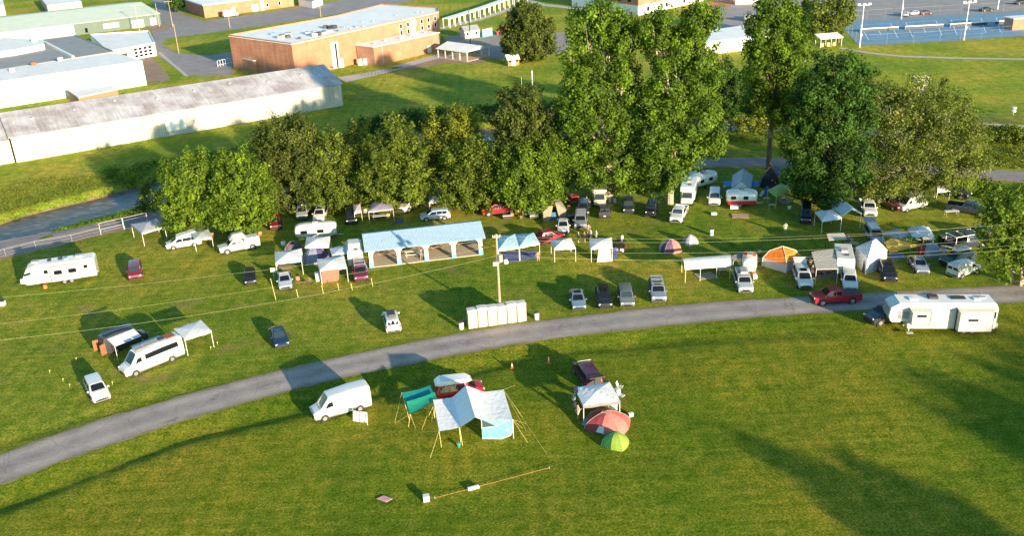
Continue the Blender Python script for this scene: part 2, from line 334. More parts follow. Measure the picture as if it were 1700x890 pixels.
def resample(pts,n):
    P=np.array(pts,float); s=np.r_[0,np.cumsum(np.hypot(*np.diff(P,axis=0).T))]; u=np.linspace(0,s[-1],n)
    # smooth: piecewise cubic via Catmull on dense linear + box filter
    Q=np.column_stack([np.interp(u,s,P[:,i]) for i in range(P.shape[1])]); K=5
    for _ in range(3):
        Z=np.pad(Q,((K,K),(0,0)),'edge'); Z=np.column_stack([np.convolve(Z[:,i],np.ones(2*K+1)/(2*K+1),'valid') for i in range(Q.shape[1])]); Z[0]=Q[0]; Z[-1]=Q[-1]; Q=Z
    return Q
T_=resample([W(*p)[:2] for p in RT],220); B_=resample([W(*p)[:2] for p in RB],220)
ROADC=(T_+B_)/2
SIDE=sdist([[W(1200,700).x,W(1200,700).y]],ROADC)[0][0]
terrain()
def ribbon(name,A,B,mat,dz,cols=6,jag=0):
    mb=MB(); n=len(A); vs=[]
    for i in range(n):
        for j in range(cols+1):
            t=j/cols; p=A[i]*(1-t)+B[i]*t
            if jag and j in (0,cols):
                q=(A[i]-B[i])/np.linalg.norm(A[i]-B[i]); p=p+q*rng.uniform(-jag,jag)
            vs.append((p[0],p[1],dz))
    g=gz_arr(np.array([v[:2] for v in vs])); vs=[(v[0],v[1],max(float(z),-.03)+v[2]) for v,z in zip(vs,g)]
    w_=cols+1
    fs=[(i*w_+j,i*w_+j+1,(i+1)*w_+j+1,(i+1)*w_+j) for i in range(n-1) for j in range(cols)]
    mb.raw(vs,fs); o=mb.build(name,mat,fix=True)
    at=o.data.attributes.new('across','FLOAT','POINT'); at.data.foreach_set('value',np.tile(np.linspace(0,1,cols+1),n).astype(np.float32)); return o
def off(A,B,d0,d1):
    q=(A-B)/np.linalg.norm(A-B,axis=1)[:,None]; return A+q*d0,B-q*d1
va,vb=off(T_,B_,.32,.28); kind(ribbon('road_verge',va,vb,'verge',.030,10,.14))
kind(ribbon('road',T_,B_,'road',.045,14,.07))
# creek water
cw=resample(CREEK,190); tn=np.gradient(cw,axis=0); tn/=np.linalg.norm(tn,axis=1)[:,None]; nn=np.column_stack([-tn[:,1],tn[:,0]])
mb=MB(); w_=7.5
vs=[]; 
for c0,q in zip(cw,nn): vs+= [(c0[0]+q[0]*w_,c0[1]+q[1]*w_,-1.15),(c0[0]-q[0]*w_,c0[1]-q[1]*w_,-1.15)]
mb.raw(vs,[(2*i,2*i+1,2*i+3,2*i+2) for i in range(len(cw)-1)]); kind(mb.build('creek_water','water',fix=True))
# greenway path
PA=resample([W(*p)[:2] for p in [(-640,515),(-380,470),(-120,425),(0,399),(60,389),(120,378),(180,367),(240,354),(330,338),(430,322),(600,300),(800,285),(1000,270),(1150,262),(1230,262),(1330,262),(1450,268),(1560,276),(1640,284),(1720,287),(1900,290)]],180)
PB=resample([W(*p)[:2] for p in [(-640,568),(-380,512),(-120,455),(0,428),(60,414),(120,400),(180,384),(240,370),(330,352),(430,336),(600,312),(800,297),(1000,283),(1150,275),(1230,275),(1330,275),(1450,280),(1560,288),(1640,299),(1720,303),(1900,308)]],180)
va,vb=off(PA,PB,.15,.9); kind(ribbon('path_verge',va,vb,'dirt',.03,6,.35))
kind(ribbon('greenway_path',PA,PB,'path_gravel',.05,4,.12))
def patch(name,pxs,mat,dz,sub=1):
    return kind(MB().face([W(*p)+Vector((0,0,dz)) for p in pxs]).build(name,mat,fix=True))
patch('street',[(1000,-38),(640,-12),(485,12.5),(400,26),(338,34),(303,22),(280,0),(262,-22),(238,-20),(258,8),(266,40),(252,50),(256,66),(275,64),(400,47),(530,28),(640,10),(700,-3),(900,-20)],'asphalt',.03)
patch('driveway',[(256,66),(262,92),(312,128),(386,124),(386,86),(345,92),(295,88),(268,72),(275,64)],'asphalt',.034)
patch('dirt_patch',[(222,90),(244,86),(262,104),(285,132),(250,140),(232,130)],'dirt',.03)
patch('sidewalk',[(262,87),(266,86),(316,128),(310,129)],'sidewalk',.05)
patch('dirt_corner',[(238,44),(262,40),(292,42),(272,50),(258,52)],'dirt',.036)
patch('gravel_yard',[(735,62),(790,52),(830,54),(955,53),(958,78),(932,88),(900,92),(840,98),(805,96),(790,84),(745,72)],'gravel',.03)
patch('parking_lot',[(1172,40),(1195,52),(1270,34),(1345,22),(1400,36),(1560,26),(1700,17),(1760,10),(1640,-22),(1200,-30)],'lot',.03)
patch('clay_bank',[(1168,12),(1212,10),(1222,1),(1175,2)],'clay',.036)
patch('school_walkway',[(560,128),(616,119),(732,88),(745,92),(700,104),(640,121),(575,136)],'sidewalk',.03)
patch('school_yard',[(640,121),(700,104),(728,97),(800,97),(812,100),(790,106),(740,104),(700,112)],'dirt',.034)
patch('field_path',[(1395,78),(1440,86),(1500,92),(1600,95),(1720,97),(1720,99),(1600,97.5),(1500,94.5),(1440,88.5),(1392,80)],'sidewalk',.03)
patch('bank_path',[(1600,203),(1720,209),(1720,213),(1600,207)],'sidewalk',.03)
patch('walk_edge',[(868,-6),(905,6),(975,14),(975,17),(900,9),(860,-5)],'sidewalk',.03)
patch('far_walk',[(640,40),(735,48),(800,33),(890,2),(880,0),(800,28),(735,44)],'sidewalk',.032)
# tennis courts ----------------------------------------------------
patch('court_surround',[(1402,50),(1427,76),(1560,69),(1730,57),(1760,40),(1700,18),(1560,25),(1408,34)],'court_edge',.034)
def lines_patch():
    def q(u,v): # u along width 0..1, v near->far 0..1
        a=W(1433,72); b=W(1722,55); c=W(1715,20); d=W(1412,37)
        return a*(1-u)*(1-v)+b*u*(1-v)+c*u*v+d*(1-u)*v
    mb=MB(); l=MB(); mb2=MB()
    for k in range(4):
        u0=k/4+.012; u1=(k+1)/4-.012
        mb.face([q(u0,.04)+Vector((0,0,.040)),q(u1,.04)+Vector((0,0,.040)),q(u1,.96)+Vector((0,0,.040)),q(u0,.96)+Vector((0,0,.040))])
        def line(ua,va,ub,vb):
            p=q(ua,va); r=q(ub,vb); d=(r-p).normalized(); n=Vector((-d.y,d.x,0))*.09; z=Vector((0,0,.048))
            l.face([p-n+z,r-n+z,r+n+z,p+n+z])
        a=u0+.03; b=u1-.03
        for (x,y,X,Y) in ((a,.15,a,.85),(b,.15,b,.85),(a,.15,b,.15),(a,.85,b,.85),(a+.02,.32,b-.02,.32),(a+.02,.68,b-.02,.68),((a+b)/2,.32,(a+b)/2,.68)): line(x,y,X,Y)
    kind(mb.build('court_surface','court_blue',fix=True)); kind(l.build('court_markings','white',fix=True))
    names=['nearest the white roofed shelter','second from the left','third from the left','at the far right end']
    for k in range(4):
        p=q(k/4+.02,.5); r=q((k+1)/4-.02,.5); t=thing('tennis_net','white topped tennis net on the blue courts, '+names[k],'tennis net',p,0,'nets across the tennis courts')
        MB().box(((r-p).x/2,(r-p).y/2,.5),((r-p).length,.03,.8),ang(p,r)).build('net','dark',t)
        MB().box(((r-p).x/2,(r-p).y/2,.98),((r-p).length,.14,.24),ang(p,r)).build('net_band','white',t)
        for z in (p,r): MB().tube(z-p,z-p+Vector((0,0,1.15)),.06).build('post','steel',t)
lines_patch()
# ---------------------------------------------------------------- buildings
class Fr:
    def __init__(s,name,label,cat,o,rz,group=None):
        s.o=Vector((o[0],o[1],0)); s.rz=rz; s.t=thing(name,label,cat,s.o,rz,group)
    def l(s,p):
        d=Vector((p[0],p[1],0))-s.o; c,k=math.cos(-s.rz),math.sin(-s.rz); z=p[2] if len(p)>2 else 0
        return Vector((d.x*c-d.y*k,d.x*k+d.y*c,z))
def panel(fr,name,mat,x0,x1,z0,z1,y=0,th=.06,frame=None,parent=None,dy=-1):
    """window or door set on the wall y=const of the local frame, facing dy"""
    o=MB().box(((x0+x1)/2,y+dy*th/2,(z0+z1)/2),(x1-x0,th,z1-z0)).build(name,mat,parent or fr.t)
    if frame:
        f=MB(); e=.12
        for c,d in ((((x0+x1)/2,z1+e/2),(x1-x0+2*e,e)),(((x0+x1)/2,z0-e/2),(x1-x0+2*e,e)),((x0-e/2,(z0+z1)/2),(e,z1-z0)),((x1+e/2,(z0+z1)/2),(e,z1-z0))): f.box((c[0],y+dy*(th/2+.02),c[1]),(d[0],th+.04,d[1]))
        f.build('frame',frame,o)
    return o
# A: long metal warehouse
a=W(28,270); b=W(570,175); rz=ang(a,b); Lb=(b-a).length
A=Fr('metal_warehouse','long cream metal warehouse with a rusty grey gable roof beside the creek','warehouse',a,rz)
dep=21.; he=5.2; hr=8.0
def gable_walls(x0,x1,y0,y1,he,hr):
    m=MB(); yc=(y0+y1)/2; A_=[(x0,y0),(x0,y1)]
    m.face([(x0,y0,0),(x1,y0,0),(x1,y0,he),(x0,y0,he)]); m.face([(x1,y1,0),(x0,y1,0),(x0,y1,he),(x1,y1,he)])
    for x,s in ((x0,1),(x1,-1)):
        p=[(x,y1,0),(x,y0,0),(x,y0,he),(x,yc,hr),(x,y1,he)]; m.face(p if s>0 else p[::-1])
    return m
def gable_roof(x0,x1,y0,y1,he,hr,ov=.4,th=.12):
    m=MB(); yc=(y0+y1)/2; s=(hr-he)/(yc-y0); e=ov*s
    for sg,ya in ((1,y0-ov),(-1,y1+ov)):
        m.slab([(x0-ov,ya,he-e+.08),(x1+ov,ya,he-e+.08),(x1+ov,yc,hr+.08),(x0-ov,yc,hr+.08)],th)
    return m
gable_walls(0,Lb,0,dep,he,hr).build('wall','wall_cream',A.t,fix=True); gable_roof(0,Lb,0,dep,he,hr).build('roof','rusty_roof',A.t)
for x0,x1 in ((104,134),(187,215),(267,291)):
    p=A.l(W(x0,246 if x0<150 else (231 if x0<200 else 217))).x; q=p+4.2
    o=panel(A,'sliding_door','white',p,q,1.0,4.3,0,.14)
for k in range(9):
    x=5+k*8.2; MB().box((x,6.2+(k%3),he+(hr-he)*(6.2+(k%3))/(dep/2)+.16),(.5,1.4,.16)).build('vent','steel',A.t)
# lean-to section continuing to the left, a step lower
A2=Fr('warehouse_annex','lower cream annex of the long warehouse at the left edge of the picture','warehouse',a-Vector((math.cos(rz)*26,math.sin(rz)*26,0)),rz)
gable_walls(0,25.7,.5,dep-.5,he-.5,hr-.6).build('wall','wall_cream',A2.t,fix=True); gable_roof(0,25.3,.5,dep-.5,he-.5,hr-.6).build('roof','rusty_roof',A2.t)
# flat-roofed block helper from roof-corner pixels at height h
def flat_block(name,label,cat,roofpx,h,wall,roof,par=.35,front=0,group=None,shift=None):
    P_=[W(*p,h) for p in roofpx]; a,b=P_[front],P_[(front+1)%len(P_)]
    fr=Fr(name,label,cat,a,ang(a,b),group); L_=[fr.l(p) for p in P_]; pts=[(p.x,p.y) for p in L_]
    n=len(pts); ar=sum(pts[i][0]*pts[(i+1)%n][1]-pts[(i+1)%n][0]*pts[i][1] for i in range(n))
    if ar<0: pts=pts[::-1]
    m=MB(); 
    for i in range(n): p,q=pts[i],pts[(i+1)%n]; m.face([(p[0],p[1],0),(q[0],q[1],0),(q[0],q[1],h),(p[0],p[1],h)])
    m.build('wall',wall,fr.t)
    c=Vector((sum(p[0] for p in pts)/n,sum(p[1] for p in pts)/n,0))
    MB().prism([tuple((Vector((p[0],p[1],0))-c)*1.004+c)[:2] for p in pts],h-.05,h+.12).build('roof',roof,fr.t)
    if par:
        m=MB()
        for i in range(n):
            p=Vector((*pts[i],0)); q=Vector((*pts[(i+1)%n],0)); d=(q-p); m.box(((p+q).x/2,(p+q).y/2,h+.12+par/2),(d.length+.1,.22,par),math.atan2(d.y,d.x))
        m.build('parapet',wall if par>.3 else roof,fr.t)
    return fr,L_
B1,_=flat_block('white_block_building','big white flat roofed building with a stained roof behind the rusty warehouse','building',[(-190,163),(236,101),(192,88),(-190,142)],6.3,'white','white_roof',.0)
for px,py in ((56,108),(100,100),(20,118)):
    p=B1.l(W(px,py,6.4)); MB().box((p.x,p.y,6.8),(1.2,1.0,.9)).build('roof_unit','steel' if px!=56 else 'rust',B1.t)
B1b,_=flat_block('lean_to_shed','small shed with grey and white roof panels against the white building','shed',[(130,162),(195,148),(176,138),(112,149)],2.6,'wood','white_roof',0)
B2,_=flat_block('grey_roof_building','flat building with a dark grey roof split by a white parapet','building',[(-120,136),(190,87),(124,59),(-120,90)],5.6,'white','grey_roof',.3)
q0=B2.l(W(122,96,5.7)); q1=B2.l(W(74,71,5.7)); d=q1-q0
MB().box(((q0+q1).x/2,(q0+q1).y/2,6.0),(d.length,.6,.7),math.atan2(d.y,d.x)).build('parapet','white',B2.t)
B2b,_=flat_block('rooftop_annex','white raised block with vents beside the dark grey roof','building',[(-100,100),(26,82),(73,73),(72,66),(8,62),(-100,80)],7.2,'white','white_roof',0)
p=B2b.l(W(57,68,7.3)); MB().box((p.x,p.y,7.7),(1.6,1.2,1.0)).build('roof_unit','steel',B2b.t)
B3,L3=flat_block('white_workshop','small white workshop with a wall of square paned windows facing the driveway','building',[(181,86),(257,72),(247,52),(150,58)],3.6,'white','white_roof',.3)
Lw=(L3[1]-L3[0]).length
for k in range(4):
    x=Lw*.52+k*Lw*.105
    for r in range(3): panel(B3,'window','glass',x,x+Lw*.07,.6+r*1.0,1.3+r*1.0,0,.05,'white')
panel(B3,'door','dark',Lw*.22,Lw*.36,0,2.4,0,.06,'wood')
# C: pale green roofed building
fa=W(-140,92); fb=W(268,40); 
C=Fr('green_warehouse','green walled warehouse with a huge pale green roof at the top left','warehouse',fa,ang(fa,fb)); LC=(fb-fa).length; dC=46
xw=C.l(W(125,58)).x
MB().face([(0,0,0),(xw,0,0),(xw,0,4),(0,0,4)]).face([(0,dC,4),(0,0,4),(0,0,0),(0,dC,0)]).build('white_wall','white',C.t)
m=MB().face([(xw,0,0),(LC,0,0),(LC,0,4),(xw,0,4)]).face([(LC,0,0),(LC,dC,0),(LC,dC,4),(LC,dC/2,6.2),(LC,0,4)]).face([(LC,dC,0),(0,dC,0),(0,dC,4),(LC,dC,4)]); m.build('wall','wall_green',C.t)
gable_roof(0,LC,0,dC,4,6.2,.3).build('roof','green_roof',C.t)
for f0,f1,z0,z1,mt in ((.33,.5,1.2,2.6,'white'),(.66,.79,0,2.6,'white'),(.88,.94,.3,2.7,'white')):
    panel(C,'loading_door' if z0<1 else 'window',mt,xw+(LC-xw)*f0,xw+(LC-xw)*f1,z0,z1,0,.08,'steel')
MB().box((xw+(LC-xw)*.13,-.03,1.3),(.9,.08,1.6)).build('window','glass',C.t)
# pink building and white corner far top left
flat_block('pale_pink_building','pale pink building beyond the green lawn at the very top left','building',[(78,9),(135,2),(118,-14),(66,-6)],3.5,'pink','white_roof',0)
flat_block('white_shed_corner','corner of a white building left of the green lawn at the top edge','building',[(-70,18),(6,8),(2,-14),(-70,-6)],4,'white','white_roof',0)
# D: brick school ---------------------------------------------------
hD=9.0
D,LD=flat_block('brick_school','long orange brick school with a white flat roof and windows at its right end','school',[(484,73.4),(728,20),(728,14),(635.6,8),(560,27),(380,59.5)],hD,'brick','roof_white',.32)
Lm=LD[1].x
for k in range(6):
    x=Lm*.70+k*Lm*.052
    for z in (5.0,6.9):
        if (k,z) in ((2,5.0),): continue
        panel(D,'window','glass',x,x+.9,z,z+1.15,0,.06,'white')
MB().box((Lm*.795,-.12,6.8),(2.0,.16,3.6)).build('wall_panel','offwhite',D.t); MB().box((Lm*.245,-.3,3.8),(2.6,.5,7.2)).build('stair_tower','offwhite',D.t)
MB().box((Lm*.25,-.62,3.6),(.5,.12,6.6)).build('stair_glazing','glass',D.t)
rr=random.Random(3)
for k in range(16):
    x=rr.uniform(4,Lm*.5); y=rr.uniform(3,12); s=rr.uniform(.5,1.6)
    if k==0: x,y=8,17
    MB().box((x,y,hD+.12+s*.3),(s*1.3,s,s*.6),rr.uniform(0,1)).build('roof_unit','blue_paint' if k==0 else rr.choice(['steel','dark','grey']),D.t)
for k in range(10): MB().box((rr.uniform(Lm*.4,Lm*.95),rr.uniform(2,9),hD+.3),(.4,.4,.4)).build('roof_vent','steel',D.t)
# wing
wa=W(623,109); wb=W(730.5,83)
Wg=Fr('brick_school_wing','single storey brick wing with a flat white roof in front of the school','school wing',wa,ang(wa,wb)); Lw=(wb-wa).length
MB().box((Lw/2,3.6,2.55),(Lw,7.2,5.1)).build('wall','brick',Wg.t); MB().box((Lw/2,3.6,5.18),(Lw+.5,7.7,.16)).build('roof','roof_white',Wg.t)
for k in range(5): MB().box((3+k*5,3+(k%2),5.5),(.8,.6,.5)).build('roof_unit','steel',Wg.t)
MB().box((3.1,-.06,2.5),(.18,.12,5)).build('downpipe','steel',Wg.t)
panel(Wg,'door','offwhite',Lw*.8,Lw*.86,0,2.2,0,.06)
# small brick porch left of the school and the brick post shelter
ph,_=flat_block('brick_porch','low flat roofed brick porch at the shaded end of the school','porch',[(391,94),(420,101),(455,96),(425,88)],3.2,'brick','white_roof',.1)
# items by the school
def tank(px,py,label,r=.9,h=2.2,mat='white'):
    p=G(px,py); t=thing('storage_tank',label,'tank',p); MB().tube((0,0,0),(0,0,h),r,None,14).build('tank_body',mat,t); MB().tube((0,0,h),(0,0,h+.3),r,.2,14).build('tank_lid',mat,t)
tank(566,111,'white storage tank beside the glazed stair of the school')
for k,(px,py) in enumerate([(598,108),(607,107)]):
    p=G(px,py); t=thing('utility_cabinet',('left' if k==0 else 'right')+' one of two white utility cabinets against the brick wing','cabinet',p,R(50),'cabinets at the brick wing'); MB().box((0,0,.9),(1,.8,1.8)).build('cabinet_body','white',t); MB().box((0,0,1.84),(1.1,.9,.08)).build('cabinet_top','steel',t)
# E1 brick fire house top
f,_l=flat_block('brick_street_building','low brick building with tan end wall across the street, an ambulance in front','building',[(306,-1),(337,9),(486,-10),(460,-22)],4.6,'brick','roof_white',.3,front=1)
L1=(_l[2]-_l[1]).length
for k,(u,wd,h0,h1,mt) in enumerate([(.52,2.4,.2,2.6,'white'),(.30,1.0,1.2,2.6,'offwhite'),(.68,.9,1.2,2.4,'glass'),(.82,1.0,1.2,2.5,'glass'),(.62,1.2,0,3.8,'offwhite')]): panel(f,'door' if h0<1 else 'window',mt,L1*u,L1*u+wd,h0,h1,0,.06,'white')
f2,_=flat_block('white_street_shed','small white shed with a grey roof above the street','shed',[(495,-2),(518,2),(535,-4),(512,-8)],2.6,'white','grey_roof',0)
# E2 brick building with white ground floor behind the sycamores
g,l2=flat_block('tall_brick_building','tall brick building with a white ground floor behind the big trees','building',[(950,-32),(1060,-20),(1205,-48),(1100,-60)],9.0,'brick','roof_white',.3)
L2=l2[1].x
gm=MB(); pts=[l2[0],l2[1],l2[2]]
gm.box((L2/2,-.12,1.6),(L2+.3,.2,3.2)); d=l2[2]-l2[1]; gm.box(((l2[1]+l2[2]).x/2+.1,(l2[1]+l2[2]).y/2,1.6),(d.length,.2,3.2),math.atan2(d.y,d.x)); gm.build('ground_floor','white',g.t)
for k in range(6):
    x=L2*(.08+k*.155); panel(g,'window','glass',x,x+1.6,4.2,7.6,0,.06,'dark')
for k in range(4):
    q=l2[1]+(l2[2]-l2[1])*(.12+.2*k); MB().box((q.x+.12,q.y,5.8),(1.3,.1,2.8),math.atan2(d.y,d.x)).build('window','glass',g.t)
    q=l2[1]+(l2[2]-l2[1])*(.1+.2*k); MB().box((q.x+.24,q.y,1.6),(1.3,.06,1.4),math.atan2(d.y,d.x)).build('window','glass',g.t)
e3,_=flat_block('white_long_hall','plain white hall with a white roof between the tall trees','building',[(1168,70),(1285,57),(1268,37),(1184,49)],3.4,'white','roof_white',0)
e4,_=flat_block('white_lot_building','white building corner at the far end of the parking lot','building',[(1222,-12),(1262,-14),(1256,-22),(1216,-20)],4,'offwhite','white_roof',0)
# F: open pavilions, walkway
def gable_pavilion(name,label,p0,p1,dep,he,hr,roofm,postm,nb,floor=None):
    fr=Fr(name,label,'pavilion',p0,ang(p0,p1)); L=(p1-p0).length
    gable_roof(0,L,0,dep,he,hr,.4,.1).build('roof',roofm,fr.t)
    for x in (0,L):
        m=MB(); m.profile([(0,he),(dep,he),(dep/2,hr)],-.04,.04); o=m.build('gable_end',postm,fr.t); o.rotation_euler.z=R(90); o.location=(x,0,0)
    for k in range(nb+1):
        for y in (0.1,dep-.1): MB().box((.1+k*(L-.2)/nb,y,he/2),(.2,.2,he)).build('post',postm,fr.t)
    if floor: MB().box((L/2,dep/2,.08),(L+.6,dep+.6,.16)).build('floor',floor,fr.t)
    return fr
pv=gable_pavilion('school_pavilion','small open pavilion with a grey roof and white posts beside the brick wing',W(727,95),W(776,102),9,2.6,3.8,'white_roof','white',4,'concrete')
for k in range(6): MB().box((2+1.1*k,2.5+(k%3)*2,.55),(1.6,.7,.08)).build('table_top','wood',pv.t)
cw0=W(742,46); cw1=W(800,27); cw2=W(905,-12)
wk=thing('covered_walkway','long white covered walkway with thin posts running up from the school','walkway',cw0)
m=MB()
for s0,s1,n in ((cw0,cw1,7),(cw1,cw2,14)):
    d=(s1-s0); dn=d.normalized(); nn_=Vector((-dn.y,dn.x,0))
    m.slab([s0-cw0+nn_*1.6+Vector((0,0,3.2)),s0-cw0-nn_*1.6+Vector((0,0,3.2)),s1-cw0-nn_*1.6+Vector((0,0,3.2)),s1-cw0+nn_*1.6+Vector((0,0,3.2))],.2)
    for k in range(n):
        for sg in (-1,1):
            p=s0-cw0+d*(k/n)+nn_*sg*1.3; MB().tube(p,p+Vector((0,0,3.1)),.13,None,6).build('post','white',wk)
m.build('roof','roof_white',wk)
def shed(name,label,px,w,d,he,hr,wall,roof,rz=0,door=True):
    p=G(*px); fr=Fr(name,label,'shed',p,rz); 
    gable_walls(-w/2,w/2,-d/2,d/2,he,hr).build('wall',wall,fr.t,fix=True); gable_roof(-w/2,w/2,-d/2,d/2,he,hr,.25,.08).build('roof',roof,fr.t)
    if door:
        MB().box((0,-d/2-.04,1.0),(1.1,.06,2.0)).build('door','offwhite',fr.t)
        for x in (-w*.3,w*.3): MB().box((x,-d/2-.04,1.4),(.7,.06,.8)).build('window','glass',fr.t)
    return fr
shed('white_garden_shed','white shed with a dark roof beside the teal portable toilets',(780,61),5,4,2.4,3.6,'white','grey_roof',R(25))
shed('lattice_shed','small weathered shed with a grey roof under the round tree',(850,107),3.2,2.6,1.7,2.8,'wood','white_roof',R(20))
for k in range(3):
    p=G(803+5.5*k,60.5-1.2*k); t=thing('portable_toilet',['left','middle','right'][k]+' one of the three teal portable toilets beside the white shed','portable toilet',p,R(22),'teal portable toilets')
    MB().box((0,0,1.1),(1.05,1.05,2.2)).build('cabin','teal_plastic',t); MB().box((0,0,2.27),(1.12,1.12,.14)).build('roof','toilet_roof',t); MB().box((0,-.54,1.05),(.7,.04,1.8)).build('door','teal_plastic',t)
# blue pavilion ----------------------------------------------------
p0=W(615,445); p1=W(801,423); BP=Fr('picnic_pavilion','open picnic pavilion with a bright blue metal roof and white arched columns','pavilion',p0,ang(p0,p1)); L=(p1-p0).length; dp=6.6; he=2.65; hr=3.75
gable_roof(-.2,L+.2,0,dp,he,hr,.35,.10).build('roof','blue_metal',BP.t)
MB().box((L/2,dp/2,.06),(L-.1,dp+.1,.12)).build('floor','concrete',BP.t)
for yy in (0.12,dp-.12):
    for k in range(5):
        x=.2+k*(L-.4)/4; MB().box((x,yy,1.62),(.5,.3,2.0)).build('column','white',BP.t); MB().box((x,yy,.36),(.62,.42,.72)).build('column_base','blue_paint',BP.t)
    m=MB()
    for k in range(4):
        xa=.2+k*(L-.4)/4+.25; xb=.2+(k+1)*(L-.4)/4-.25; n=10; prev=None
        for i in range(n+1):
            u=i/n; x=xa+(xb-xa)*u; e=abs(2*u-1); z=2.42-.55*max(0,(e-.7)/.3)**2
            if prev: m.raw([(prev[0],yy-.1,prev[1]),(x,yy-.1,z),(x,yy-.1,2.60),(prev[0],yy-.1,2.60),(prev[0],yy+.1,prev[1]),(x,yy+.1,z),(x,yy+.1,2.60),(prev[0],yy+.1,2.60)],[(0,1,2,3),(7,6,5,4),(0,4,5,1),(3,2,6,7)])
            prev=(x,z)
    m.build('arch','white',BP.t)
for x in (-.02,L+.02):
    o=MB().profile([(0,he-.15),(dp,he-.15),(dp/2,hr-.12)],-.05,.05).build('gable_end','white',BP.t); o.rotation_euler.z=R(90); o.location=(x,0,0)
def picnic_table(p,rz,label,group='picnic tables',mat='wood',cat='picnic table'):
    t=thing('picnic_table',label,cat,p,rz,group)
    MB().box((0,0,.75),(1.9,.75,.06)).build('table_top',mat,t)
    for s in (-1,1): MB().box((0,s*.65,.45),(1.9,.27,.05)).build('bench',mat,t)
    for s in (-1,1):
        m=MB(); m.box((s*.7,0,.44),(.06,1.4,.07)); m.tube((s*.7,-.6,0),(s*.7,-.15,.74),.04,None,5); m.tube((s*.7,.6,0),(s*.7,.15,.74),.04,None,5); m.build('leg',mat,t)
    return t
dx=Vector((math.cos(BP.rz),math.sin(BP.rz),0)); dy=Vector((-dx.y,dx.x,0))
for k,(u,v) in enumerate([(.14,.62),(.38,.35),(.42,.75),(.62,.62),(.86,.68)]):
    picnic_table(p0+dx*(L*u)+dy*(dp*v)+Vector((0,0,.125)),BP.rz+.05*(k-2),['leftmost wooden picnic table inside the blue roofed pavilion','pale picnic table at the front of the second pavilion bay','wooden picnic table behind the pale one in the second pavilion bay','wooden picnic table in the third pavilion bay','rightmost picnic table inside the blue roofed pavilion'][k],'tables under the blue pavilion','wood' if k!=1 else 'offwhite')
# field shelter by courts
sp=Fr('court_shelter','small white roofed shelter with thin posts at the corner of the tennis courts','shelter',W(1362,79),ang(W(1362,79),W(1398,76)))
Ls=6.2
o=MB().slab([(-.3,-.3,2.5),(Ls+.3,-.3,2.5),(Ls+.3,3.3,3.3),(-.3,3.3,3.3)],.18).build('roof','roof_white',sp.t)
for x in (0,Ls/2,Ls):
    for y in (0,3): MB().tube((x,y,0),(x,y,2.5+.25*y),.07,None,6).build('post','white',sp.t)
for k in range(3): MB().box((1.2+1.8*k,1.5,.5),(.9,.5,1.0)).build('bench','yellow',sp.t)
# fences -----------------------------------------------------------
def fence(name,label,pxs,h,mat,step=3,rails=(1.0,),mesh=True,r=.035,dz=0):
    pts=[G(*p) for p in pxs]; o=pts[0]; t=thing(name,label,'fence',o); m=MB(); rl=MB()
    for a,b in zip(pts[:-1],pts[1:]):
        n=max(1,int((b-a).length/step))
        for k in range(n+1 if b is pts[-1] else n):
            p=a.lerp(b,k/n)-o; MB().tube(p,p+Vector((0,0,h)),r,None,6).build('post',mat,t)
        for q in rails: rl.tube(a-o+Vector((0,0,h*q)),b-o+Vector((0,0,h*q)),r*.8,None,5)
        if mesh:
            nv=int(mesh)
            for i in range(nv): z=h*(i+.5)/nv; rl.tube(a-o+Vector((0,0,z)),b-o+Vector((0,0,z)),.008,None,3,False)
    rl.build('fence_rails',mat,t); return t
fence('chain_link_fence','low chain link fence with thin posts along the near side of the greenway path',[(-60,441),(10,426),(60,413),(120,402),(168,390)],1.2,'steel',3.2,(1.0,),3,.025)
fence('white_rail_fence','white pipe rail fence section beside the grey canopy and the creek path',[(168,390),(206,381)],1.9,'offwhite',4,(1.0,.45),2,.03)
fence('metal_gate','white pipe gate panel right of the rail fence beside the creek path',[(207,381),(246,372)],1.9,'offwhite',6,(1.0,.1),2,.03)
fence('court_fence','tall dark wire fence around the blue tennis courts',[(1402,50),(1427,76),(1560,69),(1730,57)],3.0,'grey',6,(1.0,),2,.03)
fence('court_back_fence','wire fence along the far side of the tennis courts by the parking lot',[(1402,50),(1408,34),(1560,25),(1700,18)],3.0,'grey',6,(1.0,),1,.03)
fence('field_fence','dark wire fence along the creek side of the right hand sports field',[(1400,188),(1500,193),(1620,201),(1720,207)],1.5,'dark',2.4,(1.0,.5,.1),10,.04)
fence('school_fence','short dark fence at the edge of the lawn behind the warehouse',[(600,126),(640,123),(660,118)],1.3,'dark',.8,(1.0,),4,.05)
fence('driveway_fence','white picket fence at the end of the school driveway',[(362,111),(384,106)],1.8,'white',.8,(1.0,.3),0,.06)
fence('creek_fence','thin dark fence across the shaded lawn right of the warehouse',[(572,166),(620,168),(700,175)],1.2,'dark',3,(1.0,.5),4,.03)
# poles -----------------------------------------------------------
def utility_pole(px,h,label,arms=((.94,2.2),),mat='pole_wood',r=.16,rz=0,group='utility poles'):
    p=G(*px); t=thing('utility_pole',label,'utility pole',p,rz,group); MB().tube((0,0,0),(0,0,h),r,r*.65,10).build('pole',mat,t)
    for f,w_ in arms:
        MB().box((0,0,h*f),(w_,.12,.14)).build('cross_arm',mat,t)
        for s in (-1,-.4,.4,1): MB().tube((s*w_*.46,0,h*f+.06),(s*w_*.46,0,h*f+.26),.05,None,6).build('insulator','white',t)
    return t
up_=utility_pole((831,530),11.0,'weathered wooden utility pole behind the beige portable toilets',((.965,.9),),r=.17)
MB().tube((.35,-.2,7.6),(.35,-.2,8.5),.26,None,12).build('transformer','steel',up_); MB().box((-.3,-.25,7.4),(.5,.3,.5)).build('junction_box','grey',up_)
MB().tube((.9,-.1,7.8),(1.0,-.1,7.3),.22,.3,10).build('street_light','offwhite',up_)
